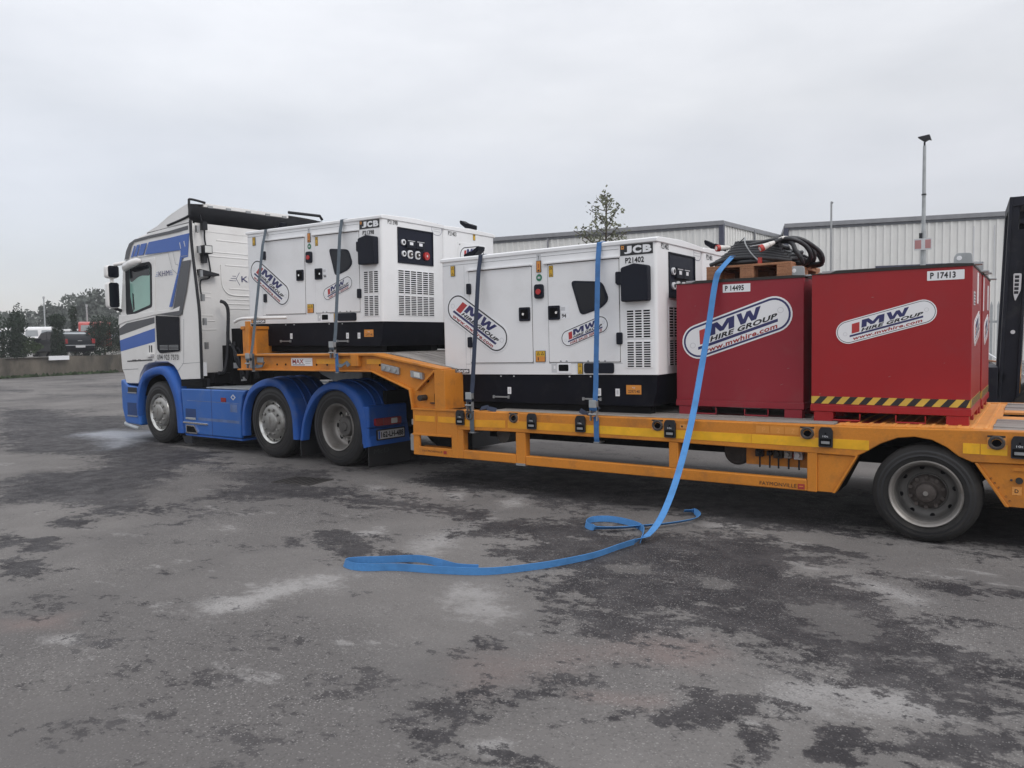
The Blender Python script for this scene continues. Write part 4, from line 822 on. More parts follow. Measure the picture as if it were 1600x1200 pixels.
# roof gear
k = MB(); k.cyl((-4.82, .5, 3.27), (-4.82, .5, 3.33), .085, 'trim_dark', n=16); k.cyl((-4.82, .5, 3.33), (-4.82, .5, 3.46), .075, 'lamp_clear', n=16)
for z in (3.35, 3.38, 3.41, 3.44): k.cyl((-4.82, .5, z), (-4.82, .5, z + .008), .079, 'steel_grey', n=16)
k.build('beacon', TK, bevel=.006)
k = MB(); k.prism([(-4.95, 3.22), (-4.35, 3.36), (-4.1, 3.36), (-4.35, 3.31), (-4.92, 3.19)], .25, .6, 'trim_dark'); k.box(-4.02, -3.92, .12, .22, 3.29, 3.37, 'trim_dark'); k.build('light_bar', TK, bevel=.01)
k = MB(); k.tube([(-4.18, .25, 3.28), (-4.18, .25, 3.52)], .006, 'trim_dark', 6); k.build('aerial', TK)
# roof deflector: an open shell, white outside and dark inside
k = MB()
def shell(dz, dx, m, y0, y1, flip):
    ys = [y0 + (y1 - y0) * i / 12 for i in range(13)]; q = []; fs = []
    for i, y in enumerate(ys):
        e_ = abs(2 * i / 12 - 1); drop = .03 * e_ ** 4; base_ = 3.27
        for x, z in ((-4.55, base_), (-4.2, 3.36), (-3.85, 3.475), (-3.5, 3.56), (-3.30, 3.595)): q.append((x + dx, y, max(base_ - .01, z - drop + dz)))
    for i in range(12):
        for j in range(4): fs.append((i * 5 + j, i * 5 + j + 1, i * 5 + j + 6, i * 5 + j + 5))
    k.add(q, fs, m)
shell(0, 0, 'cab_white', CY, TW - CY, 0); shell(-.018, .0, 'inner_grey', CY + .012, TW - CY - .012, 1)
for y in (CY + .001, TW - CY - .001): k.add([(-4.56, y, 3.262), (-3.3, y, 3.30), (-3.3, y, 3.57), (-3.5, y, 3.535), (-3.85, y, 3.452), (-4.2, y, 3.337)], [(0, 1, 2, 3, 4, 5)], 'cab_white'); 
for y in (CY + .012, TW - CY - .012): k.add([(-4.1, y, 3.285), (-3.3, y, 3.30), (-3.3, y, 3.565), (-3.5, y, 3.53), (-3.85, y, 3.445)], [(0, 1, 2, 3, 4)], 'inner_grey')
rd = k.build('roof_deflector', TK, smooth=50)
k = MB(); k.box(-3.335, -3.285, .26, 1.75, 3.545, 3.60, 'cab_white'); k.build('rear_rail', rd, bevel=.006)
k = MB()
for y in (.36, .66, 1.0, 1.35, 1.66): k.box(-3.282, -3.27, y - .04, y + .04, 3.535, 3.57, 'steel_grey')
build_each(k, 'rail_clip', rd)
k = MB(); k.tube(spline([(-3.9, .03, 3.31), (-3.34, .022, 3.375), (-3.27, .022, 3.42), (-3.27, .022, 3.58), (-3.27, .05, 3.625), (-3.28, .28, 3.605)], 5), .018, 'trim_dark', 8); k.tube([(-3.28, TW - .75, 3.64), (-3.28, TW - .12, 3.655), (-3.30, TW - .06, 3.60)], .024, 'trim_dark', 8); build_each(k, 'seal', rd, smooth=60)
k = MB(); k.box(-3.33, -3.325, CY + .1, TW - .13, 3.19, 3.305, 'cab_white'); k.build('rear_roof_edge', cab)
# rear wall pressings, lamp, hoses, tanks
B = Face((-3.33, 0, 0), (0, 1, 0), (0, 0, 1), (1, 0, 0))
k = MB()
for y0, y1, z in ((.47, 2.2, 3.08), (.31, 2.3, 2.90), (.31, 2.3, 2.835), (.60, 2.1, 2.715), (.66, 2.0, 2.36), (.62, 2.0, 2.20), (.62, 2.0, 2.13), (.62, 2.0, 2.06), (.18, .35, 2.29), (.18, .35, 2.22), (.18, .37, 1.95), (.18, .40, 1.87), (.18, .42, 1.74)): B.rect(k, y0, y1, z - .009, z + .009, 'cab_white', .006)
sp = spline([(.53, 2.72, 0), (.53, 2.50, 0), (.56, 2.36, 0), (.68, 2.27, 0), (1.0, 2.26, 0)], 5); k.tube([B.P(p.x, p.y, .002) for p in sp], .012, 'cab_white', 6); build_each(k, 'rear_pressing', cab, bevel=.006, smooth=40)
k = MB(); B.text(k, 'KHM', .87, 1.27, 2.475, 2.565, 'print_navy', .006, .0)
for i in range(3): B.rect(k, .66 + i * .03, .78, 2.485 + i * .035, 2.491 + i * .035, 'print_navy', .003)
B.poly(k, [(.78, 2.52), (.84, 2.62), (.843, 2.615), (.786, 2.52), (.843, 2.425), (.84, 2.42)], 'print_navy', .003); k.build('emblem', cab, smooth=0, recalc=False)
k = MB(); k.box(-3.28, -3.16, .17, .30, 2.85, 2.97, 'trim_dark'); B.rect(k, .18, .29, 2.86, 2.96, 'lamp_clear', .172, .003); k.box(-3.33, -3.24, .20, .26, 2.72, 2.88, 'trim_dark'); k.build('work_lamp', TK, bevel=.008)
k = MB(); k.prism([(.12, 2.62), (.42, 2.565), (.42, 2.535), (.14, 2.535)], -3.33, -3.2, 'trim_dark', 'x'); k.build('bracket', TK)
k = MB(); k.tube(spline([(-3.28, .19, 3.42), (-3.28, .25, 3.2), (-3.29, .26, 3.05), (-3.29, .33, 2.55), (-3.28, .16, 2.45), (-3.28, .17, 2.2)], 5), .012, 'trim_dark', 6); k.box(-3.3, -3.22, .2, .27, 3.2, 3.32, 'trim_dark'); k.build('cable', TK, smooth=60)
k = MB(); k.tube(spline([(-3.2, .42, 2.16), (-3.15, .46, 2.13), (-3.12, .49, 2.02), (-3.08, .45, 1.7), (-3.02, .39, 1.36), (-2.98, .30, 1.12), (-2.95, .2, 1.1)], 5), .026, 'trim_dark', 8); k.build('air_pipe', TK, smooth=60)
k = MB(); r5 = random.Random(3)
k.box(-3.2, -2.95, .42, .60, .92, 1.50, 'under_dark'); k.box(-3.1, -2.85, .52, .68, .92, 1.75, 'under_dark'); k.box(-3.2, -2.8, .62, .95, .92, 1.35, 'under_dark'); k.box(-3.3, -3.0, .15, .6, .95, 1.1, 'under_dark'); k.box(-3.28, -2.7, .95, 2.2, .92, 1.3, 'under_dark')
for i in range(7): y = .40 + i * .05; k.tube(spline([(-3.05 + r5.uniform(0, .2), y, 1.6 - i * .05), (-2.85 + r5.uniform(0, .2), y + r5.uniform(-.05, .05), 1.3), (-2.75, y + r5.uniform(-.05, .1), 1.0)], 4), .018, 'trim_dark', 6)
k.cyl((-3.1, .5, 1.1), (-3.1, 1.4, 1.1), .14, 'under_dark', n=14); k.build('hose_rack', TK, bevel=.006)
k = MB(); k.box(-2.955, -2.94, .44, .52, 1.16, 1.24, 'print_grey'); k.box(-2.86, -2.84, .50, .58, .97, 1.03, 'print_grey')
for z in (1.3, 1.45, 1.6): k.cyl((-2.84, .62, z), (-2.82, .62, z), .018, 'print_grey', n=8)
build_each(k, 'valve', TK)
for c_, h_ in (('print_darkred', 0), ('warn_yellow', .08)):
    k = MB(); k.tube(spline([(-3.1, .7 + h_, 1.6), (-2.7, .72 + h_, 1.25 - h_), (-2.2, .8 + h_, 1.2), (-1.7, .9 + h_, 1.45)], 6), .013, 'cable_black', 6); k.build('air_hose', TK, smooth=60)
# rear corner: lamp, number plate, flap
RX = .50
B2 = Face((RX, 0, 0), (0, 1, 0), (0, 0, 1), (1, 0, 0))
k = MB(); k.box(.34, RX, -.02, .60, .50, .76, 'guard_blue'); k.box(.36, RX - .01, -.02, .56, .30, .50, 'guard_blue'); rb = k.build('lamp_bracket', TK, bevel=.02)
k = MB(); B2.rect(k, .055, .47, .52, .61, 'tail_red', .035, .035, .02); B2.rect(k, .30, .40, .535, .597, 'lamp_clear', .037, .002, .01); B2.rect(k, .175, .18, .525, .605, 'print_black', .0365, .0015); k.build('tail_lamp', rb, bevel=.006, smooth=40)
k = MB(); B2.rect(k, .085, .545, .345, .475, 'trim_dark', .012, .012, .015); B2.rect(k, .105, .53, .36, .46, 'plate_white', .015, .003, .008); B2.rect(k, .107, .135, .363, .457, 'decal_blue', .0156, .0006); B2.text(k, '162-LH-488', .15, .515, .375, .447, 'print_black', .017, .035); k.build('number_plate', rb, smooth=0)
k = MB(); k.box(.47, .482, -.02, .66, .04, .285, 'rubber_clean'); f_ = k.build('mud_flap', TK)
B3 = Face((.482, 0, 0), (0, 1, 0), (0, 0, 1), (1, 0, 0)); k = MB(); B3.text(k, 'McD', .06, .30, .19, .245, 'scuff_grey', .002, .0); k.build('lettering', f_, smooth=0, recalc=False)
k = MB(); k.box(-.83, -.815, .0, .5, .07, .28, 'rubber_clean'); k.build('mud_flap', TK)
k = MB(); k.box(.47, .482, TW - .66, TW + .02, .04, .285, 'rubber_clean'); k.build('mud_flap', TK)
for a_, b_ in (((-2.085, .26), 0), ((-.812, .28), 0)): pass
for i_, g_ in enumerate([o for o in kids(TK) if o.name.startswith('mudguard') or o.name.startswith('wheel_arch')]):
    c = g_.copy(); COL.objects.link(c); c.parent = TK; c.scale = (1, -1, 1); c.location.y = TW

# ================================================================== low loader
TR = thing('low_loader_trailer', 'orange extendable low loader trailer with yellow reflective tape, carrying the generators and red boxes', 'trailer', (-4, 7.4, 0))
TR.matrix_world  # children below are given in yard coordinates, the root only marks the middle of the bed
TO = Vector((-4, 7.4, 0))
def TB(k, name, parent=None, **kw):
    o = k.build(name, parent or TR, **kw)
    if parent is None: o.location = -TO
    return o
YN, YF = 6.15, 8.70
S = Face((0, YN, 0), (1, 0, 0), (0, 0, 1), (0, -1, 0))
XR = 2.4
# side beams of the bed: near one with wheel-arch cut-out
beam = [(-4.90, .60), (-4.90, .795), (-1.08, .815), (-.40, .83), (XR, .85), (XR, .60), (1.15, .60), (1.03, .70), (.84, .775), (.62, .80), (.40, .775), (.16, .70), (.06, .615), (-.375, .605), (-.455, .64), (-.53, .70), (-.62, .745), (-.73, .762), (-.84, .748), (-.95, .70), (-1.06, .625), (-1.12, .593), (-2.5, .612), (-4.28, .612)]
for y0, y1 in ((YN, YN + .10), (YF - .10, YF)):
    k = MB(); k.prism(beam, y0, y1, 'orange'); TB(k, 'side_beam', bevel=.008)
k = MB(); k.prism([(-4.90, .72), (-1.1, .735), (-1.1, .79), (-4.90, .77)], YN + .10, YF - .10, 'under_dark'); k.prism([(-.2, .72), (XR, .72), (XR, .80), (-.2, .80)], YN + .10, YF - .10, 'under_dark')
k.prism([(-1.3, .78), (-.2, .78), (-.2, .81), (-1.3, .80)], YN + .10, YF - .10, 'under_dark')
k.box(-5.0, XR, 6.85, 8.0, .45, .73, 'under_dark')  # unseen block added to keep light off the ground below the bed
for x in (-4.4, -3.5, -2.6, -1.7): k.box(x, x + .08, YN + .10, YF - .10, .62, .73, 'orange')
TB(k, 'bed_frame_and_blocker')
# deck: orange edge strips, timber planks between
k = MB(); k.prism([(-1.30, .800), (-.62, .812), (-.30, .818), (-.24, .82), (-.24, .8245), (-1.30, .806)], YN + .02, YF - .02, 'deck_orange')
for y in (7.02, 7.60): k.box(-.24, XR, y, y + .22, .815, .832, 'deck_orange')
k.box(-4.9, XR, YN + .02, YN + .13, .788, .798, 'deck_orange'); k.box(-4.6, -1.3, YF - .13, YF - .02, .79, .80, 'deck_orange')
TB(k, 'deck_plate')
k = MB()
for i in range(12):
    x = -1.25 + i * .085; k.box(x, x + .02, 6.3, 8.6, .803 + (x + 1.3) * .018, .812 + (x + 1.3) * .018, 'deck_orange')
[setattr(o, 'location', -TO) for o in build_each(k, 'grip_bar', TR)]
pl0 = None
r3 = random.Random(5)
def planks(x0, x1, y0, y1, n, z, tilt=0.):
    w = (y1 - y0) / n
    for i in range(n):
        k = MB(); zz = z + r3.uniform(-.004, .004)
        k.prism([(x0 + r3.uniform(0, .02), zz), (x1, zz + tilt), (x1, zz + tilt + .03), (x0 + r3.uniform(0, .01), zz + .03)], y0 + i * w + .004, y0 + (i + 1) * w - .004, 'wood_grey'); TB(k, 'plank', bevel=.005)
planks(-4.55, -1.32, 6.30, 8.55, 12, .772, .008)
planks(-.27, XR - .05, 6.27, 7.02, 6, .803); planks(-.25, XR - .05, 7.82, 8.56, 6, .805)
# reflective tape, marker tags, lashing rings
def tape(x0, z0, x1, z1, m='tape', h=.072): k = MB(); S.poly(k, [(x0, z0), (x1, z1), (x1, z1 + h), (x0, z0 + h)], m, .0025); TB(k, 'reflective_tape', smooth=0)
for x0, x1 in ((-4.80, -4.30), (-4.27, -3.99), (-3.97, -3.48), (-3.43, -2.64), (-2.54, -1.9), (-1.896, -1.38), (-1.28, -1.03), (-.43, -.33), (-.325, -.17)):
    f = lambda x: .650 + (x + 4.9) * -.001 - (.012 if x < -4.3 else 0) + (.02 if x > -.5 else 0); tape(x0, f(x0), x1, f(x1), 'tape' if x0 > -3.5 else 'tape_dull')
for x0, x1 in ((-5.47, -5.19), (-5.15, -4.92)): tape(x0, .665, x1, .665, 'tape_dull', .06)
for x0, x1 in ((-7.02, -6.45), (-6.2, -5.98), (-8.3, -8.15)): k = MB(); k.box(x0, x1, YN + .037, YN + .04, 1.265, 1.32, 'tape_dull'); TB(k, 'reflective_tape', smooth=0)
tagm = None
for x in (-4.85, -3.985, -3.455, -2.585, -1.33, -.10, .9):
    if tagm is None:
        k = MB(); sf = Face((0, 0, 0), (1, 0, 0), (0, 0, 1), (0, -1, 0)); sf.poly(k, roundpoly([(-.05, -.075), (.05, -.075), (.05, .045), (.035, .075), (-.035, .075), (-.05, .045)], .008, 2), 'trim_dark', .024, .024)
        sf.rect(k, -.042, .042, -.065, -.01, 'slot_black', .0245, .0005, .006); sf.rect(k, -.03, .03, -.05, -.03, 'steel_grey', .026, .002); sf.rect(k, -.006, .006, .02, .035, 'slot_black', .0245, .0005)
        sf.text(k, '10t', -.02, .02, .0, .014, 'print_grey', .0246, .01)
        tagm = k.build('lashing_tag', TR, bevel=.003, smooth=30); tg = tagm
    else: tg = tagm.copy(); COL.objects.link(tg)
    tg.location = Vector((x, YN, .728)) - TO
ringm = None
for x in (-4.728, -4.197, -2.70, -1.465, -.232, .75):
    if ringm is None:
        k = MB(); sf = Face((0, 0, 0), (1, 0, 0), (0, 0, 1), (0, -1, 0)); sf.rect(k, -.055, .055, -.045, .045, 'deck_orange', .004, .004); sf.rect(k, -.055, .05, .035, .048, 'rim_black', .006, .004)
        c = spline([(.04 * math.cos(2 * math.pi * i / 10), -.012, .038 * math.sin(2 * math.pi * i / 10)) for i in range(10)], 2, True); c.append(c[0]); k.tube(c, .011, 'hub_brown', 6, False)
        sf.poly(k, [(.03 * math.cos(2 * math.pi * i / 12), .03 * math.sin(2 * math.pi * i / 12) - .008) for i in range(12)], 'slot_black', .0048, .0006)
        ringm = k.build('lashing_ring', TR, smooth=40); q = ringm
    else: q = ringm.copy(); COL.objects.link(q)
    q.location = Vector((x, YN, .752)) - TO
# stencilled panels and small labels
k = MB()
for i in range(3): S.rect(k, -1.86 + i * .112, -1.755 + i * .112, .732, .79, 'warn_orange', .002, .001)
for i, t_ in enumerate(('P', '2', 'Z')): S.text(k, t_, -1.81 + i * .112, -1.785 + i * .112, .742, .778, 'deck_orange', .0032, .01)
TB(k, 'stencil', smooth=0); k = MB(); S.rect(k, -2.50, -2.40, .735, .77, 'deck_orange', .002, .001); S.rect(k, -2.49, -2.475, .745, .76, 'print_black', .003, .001); TB(k, 'small_label', smooth=0)
k = MB()
S.text(k, 'FAYMONVILLE', -1.83, -1.545, .318, .348, 'print_black', .004, .0, 0, 1.08);
S.rect(k, -1.535, -1.485, .312, .352, 'print_darkred', .004, .001); S.rect(k, -1.525, -1.495, .33, .336, 'warn_orange', .0046, .0005);
S.rect(k, -1.84, -1.40, .308, .31, 'deck_orange', .0032, .001); TB(k, 'maker_lettering', smooth=0, recalc=False)
k = MB(); S.text(k, 'FAYMONVILLE', -5.37, -5.10, .345, .366, 'print_black', .004, .0, 0, 1.08); S.rect(k, -5.085, -5.045, .338, .37, 'print_darkred', .004, .001); TB(k, 'maker_lettering', smooth=0, recalc=False)
# lower side rail on posts, both sides
for y0, y1 in ((YN, YN + .06), (YF - .06, YF)):
    k = MB(); k.box(-4.07, -1.47, y0, y1, .298, .39, 'orange'); TB(k, 'side_guard_rail', bevel=.01)
    k = MB(); k.box(-4.83, -4.185, y0, y1, .305, .395, 'orange'); TB(k, 'side_guard_rail', bevel=.01)
    for x0, x1, z0 in ((-4.185, -4.072, .29), (-2.605, -2.52, .39), (-4.905, -4.83, .305), (-1.47, -1.395, .296)):
        k = MB(); k.box(x0, x1, y0 + .004, y1 + .03, z0, .612, 'orange'); TB(k, 'guard_post', bevel=.008)
    k = MB(); k.box(-4.183, -4.074, y0 - .002, y1 + .032, .29, .312, 'steel_grey'); TB(k, 'guard_foot')
    k = MB(); k.prism([(-1.395, .592), (-1.12, .592), (-1.28, .302), (-1.395, .302)], y0 + .02, y0 + .04, 'orange'); k.prism([(-1.122, .60), (-1.105, .60), (-1.265, .302), (-1.285, .302)], y0, y0 + .10, 'orange'); TB(k, 'wheel_apron', bevel=.004)
    k = MB(); k.prism([(-.345, .603), (.05, .61), (.06, .315), (-.165, .315)], y0 + .02, y0 + .05, 'orange'); k.prism([(-.36, .603), (-.34, .603), (-.155, .315), (-.178, .315)], y0, y0 + .10, 'orange'); TB(k, 'wheel_apron', bevel=.004)
k = MB(); S2 = Face((0, YN + .02, 0), (1, 0, 0), (0, 0, 1), (0, -1, 0)); S2.rect(k, -.14, -.085, .40, .455, 'deck_orange', .003); S2.text(k, 'D', -.125, -.103, .415, .44, 'print_black', .004, .02)
q = S2.P(-.10, .50, 0); k.cyl(q, q + S2.n * .02, .022, 'rim_black', n=12); k.cyl(S2.P(-.145, .5, 0), S2.P(-.145, .5, .008), .008, 'hub_brown', n=8); S2.rect(k, -.14, -.05, .565, .588, 'orange', .012, .012)
TB(k, 'apron_label', smooth=0)
for i, t_ in enumerate('EBS DE'):
    if t_ != ' ': k = MB(); F_ = S2.sub(-.262 + i * .022, .50 - i * .029, -50); F_.text(k, t_, -.006, .007, -.006, .007, 'rim_black', .003, .0); TB(k, 'lettering', smooth=0)

# air tank and valve panel behind the rail
k = MB(); k.cyl((-2.12, YN + .32, .52), (-2.12, YN + .95, .52), .115, 'hub_brown', n=24); TB(k, 'air_tank', bevel=.02)
k = MB(); k.box(-2.0, -1.47, YN + .20, YN + .22, .445, .612, 'orange'); vp_ = TB(k, 'valve_panel')
for x, m_, sz in ((-1.88, 'trim_dark', .03), (-1.73, 'rim_black', .035), (-1.65, 'rim_grey', .03), (-1.57, 'print_grey', .034), (-1.80, 'trim_dark', .018)):
    k = MB(); k.box(x - sz, x + sz, YN + .14, YN + .20, .55 - sz, .55 + sz, m_); k.cyl((x, YN + .17, .55 - sz), (x, YN + .17, .43), .008, 'trim_dark', n=6); k.cyl((x, YN + .14, .555), (x, YN + .11, .555), sz * .6, m_, n=10); k.build('valve', vp_, bevel=.006)
k = MB(); q = Vector((-1.615, YN + .2, .545)); k.cyl(q, q + Vector((0, -.03, 0)), .016, 'print_red', n=10); k.build('valve_knob', vp_)
# front box between bed and gooseneck
k = MB(); k.prism([(-5.50, .305), (-5.50, .80), (-4.90, .785), (-4.90, .305), (-4.98, .305), (-4.98, .515), (-5.415, .515), (-5.415, .395), (-4.98, .395), (-4.98, .305)], YN, YN + .03, 'orange')
TB(k, 'front_box', bevel=.006)
k = MB(); k.box(-5.49, -4.98, YN + .03, YF - .03, .535, .78, 'orange'); k.box(-5.46, -4.95, YN + .03, YN + .16, .31, .39, 'orange'); k.box(-5.50, -4.90, YF - .03, YF, .305, .79, 'orange'); k.box(-5.45, -5.0, YN + .35, YN + .38, .31, .55, 'under_dark')
k.box(-5.51, -4.90, YN - .012, YN + .05, .785, .803, 'orange'); k.box(-5.505, -4.98, YN - .008, YN + .02, .515, .535, 'orange'); k.box(-5.195, -5.175, YN - .005, YN, .535, .785, 'orange'); TB(k, 'cross_box', bevel=.006)
k = MB(); k.box(-5.56, -5.50, YN + .02, YN + .06, .34, .52, 'steel_grey'); k.box(-5.54, -5.5, YN + .02, YN + .05, .62, .68, 'steel_grey'); TB(k, 'bracket', bevel=.006)
# gooseneck side plate: level arm, sloping shoulder, and the leg down to the bed
gn = [(-8.44, 1.185), (-8.44, 1.365), (-6.06, 1.36), (-5.12, 1.205), (-5.06, 1.18), (-5.06, .80), (-5.50, .80), (-5.53, .985), (-5.56, 1.0), (-6.09, 1.182)]
for y0, y1 in ((YN + .04, YN + .07), (YF - .07, YF - .04)):
    k = MB(); k.prism(gn, y0, y1, 'orange'); TB(k, 'gooseneck_plate', bevel=.004)
    k = MB(); ya, yb = (y0 - .05, y1 + .10) if y0 < 7 else (y0 - .10, y1 + .05)
    k.prism([(-8.45, 1.362), (-6.06, 1.358), (-5.10, 1.20), (-5.09, 1.222), (-6.055, 1.385), (-8.45, 1.385)], ya, yb, 'orange'); k.prism([(-8.45, 1.182), (-6.09, 1.178), (-5.545, .99), (-5.51, .80), (-5.49, .80), (-5.525, 1.005), (-6.085, 1.196), (-8.45, 1.20)], ya, yb, 'orange')
    k.prism([(-5.19, 1.215), (-5.17, 1.20), (-5.43, .985), (-5.455, .995)], ya, yb, 'orange'); k.box(-5.185, -5.045, ya, yb, .80, 1.21, 'orange'); k.box(-6.395, -6.28, ya - .01, ya + .06, 1.24, 1.372, 'orange'); TB(k, 'flange', bevel=.005)
k = MB(); k.box(-8.44, -6.05, YN + .07, YF - .07, 1.20, 1.35, 'under_dark'); k.prism([(-6.05, 1.20), (-6.05, 1.35), (-5.1, 1.17), (-5.1, .95), (-5.5, .95)], YN + .07, YF - .07, 'under_dark'); k.box(-5.1, -5.05, YN + .07, YF - .07, .80, 1.17, 'orange')
k.box(-8.0, -5.7, YN + .95, YN + 1.0, 1.02, 1.2, 'under_dark'); k.cyl((-7.6, 7.4, 1.0), (-7.6, 7.4, 1.2), .05, 'steel_grey'); TB(k, 'gooseneck_frame')
def splanks(n, y0, y1):
    w = (y1 - y0) / n
    for i in range(n):
        k = MB(); k.prism([(-6.03, 1.352), (-5.11, 1.19), (-5.11, 1.215), (-6.03, 1.378)], y0 + i * w + .006, y0 + (i + 1) * w - .006, 'wood_grey'); TB(k, 'plank', bevel=.004)
splanks(14, 6.40, 8.55); planks(-8.35, -6.05, 6.35, 8.50, 12, 1.354)
SG = Face((0, YN + .04, 0), (1, 0, 0), (0, 0, 1), (0, -1, 0))
k = MB(); SG.poly(k, [(-5.96, 1.275), (-5.70, 1.23), (-5.70, 1.15), (-5.96, 1.195)], 'steel_grey', .03, .03); lb = TB(k, 'switch_box', bevel=.008)
k = MB()
for i in range(3): q = SG.P(-5.91 + i * .08, 1.225 - i * .014, .03); k.cyl(q, q + SG.n * .012, .02, 'galv', n=12)
build_each(k, 'switch', lb, bevel=.003)
k = MB(); SG.poly(k, [(-5.525, 1.20), (-5.36, 1.175), (-5.355, 1.105), (-5.52, 1.13)], 'steel_grey', .04, .04); SG.poly(k, [(-5.475, 1.185), (-5.395, 1.172), (-5.39, 1.122), (-5.47, 1.135)], 'lamp_clear', .043, .003); TB(k, 'side_lamp', bevel=.006)
k = MB(); q = SG.P(-5.35, .915, 0); k.cyl(q, q + SG.n * .10, .032, 'rim_black', n=12); SG.rect(k, -5.23, -5.195, .86, .965, 'slot_black', .003, .003, .016); SG.rect(k, -5.27, -5.20, .855, .866, 'rim_black', .03, .03); q = SG.P(-5.31, 1.095, 0); k.cyl(q, q + SG.n * .02, .02, 'slot_black', n=10); TB(k, 'locking_pin', bevel=.004)
k = MB(); SG.rect(k, -7.46, -7.09, 1.24, 1.335, 'print_white', .006); SG.text(k, 'MAX', -7.44, -7.24, 1.265, 1.32, 'print_darkred', .0066, .02); SG.rect(k, -7.44, -7.22, 1.248, 1.256, 'print_black', .0066, .0005); SG.rect(k, -7.21, -7.11, 1.29, 1.30, 'print_grey', .0066, .0005); SG.rect(k, -7.21, -7.12, 1.265, 1.275, 'print_grey', .0066, .0005); TB(k, 'maker_plate', smooth=0)
k = MB()
for x in (-8.25, -8.12, -7.73, -7.57, -7.02, -6.84, -6.65, -6.0): q = SG.P(x, 1.255, 0); k.cyl(q, q + SG.n * .004, .013, 'slot_black', n=8)
SG.rect(k, -8.1, -7.98, 1.28, 1.345, 'galv', .012, .012); [setattr(o, 'location', -TO) for o in build_each(k, 'bolt_hole', TR, smooth=0)]
# headboard at the front of the gooseneck
k = MB(); k.box(-8.47, -8.42, YN + .10, YF - .10, 1.18, 1.72, 'orange'); k.box(-8.42, -8.22, YN + .10, YN + .13, 1.38, 1.72, 'orange'); k.box(-8.42, -8.22, YF - .13, YF - .10, 1.38, 1.72, 'orange')
k.box(-8.48, -8.40, YN + .08, YF - .08, 1.70, 1.74, 'orange'); k.box(-8.36, -8.29, YN + .06, YN + .10, 1.19, 1.80, 'orange'); TB(k, 'headboard', bevel=.006)
k = MB(); k.tube(spline([(-8.62, YN + .1, 1.80), (-8.50, YN + .1, 1.835), (-8.3, YN + .12, 1.84), (-7.9, YN + .35, 1.84)], 4), .02, 'cab_white', 8); TB(k, 'rail', smooth=60)
# axles
tw1 = make_wheel(TR, Vector((-.66, YN + .005, .353)) - TO, 'trailer', .353, .24)
copy_parts(tw1, TR, Vector((.62, YN + .005, .353)) - TO); copy_parts(tw1, TR, Vector((1.9, YN + .005, .353)) - TO)
for x in (-.66, .62, 1.9): copy_parts(tw1, TR, Vector((x, YF - .005, .353)) - TO, (0, 0, math.pi))
k = MB()
for x in (-.66, .62, 1.9): k.cyl((x, YN + .15, .353), (x, YF - .15, .353), .07, 'under_dark'); k.box(x - .35, x + .35, YN + .45, YN + .6, .42, .62, 'under_dark')
for x in (-.66, .62): k.box(x - .5, x + .5, YN + .10, YN + .38, .765, .80, 'under_dark'); k.prism([(x - .62, .3), (x - .40, .77), (x - .38, .77), (x - .6, .3)], YN + .10, YN + .40, 'under_dark')
TB(k, 'axle')
k = MB(); k.cyl((-4.75, YN + .6, .50), (-4.45, YN + 2.0, .50), .10, 'rim_grey', n=16); TB(k, 'air_tank')

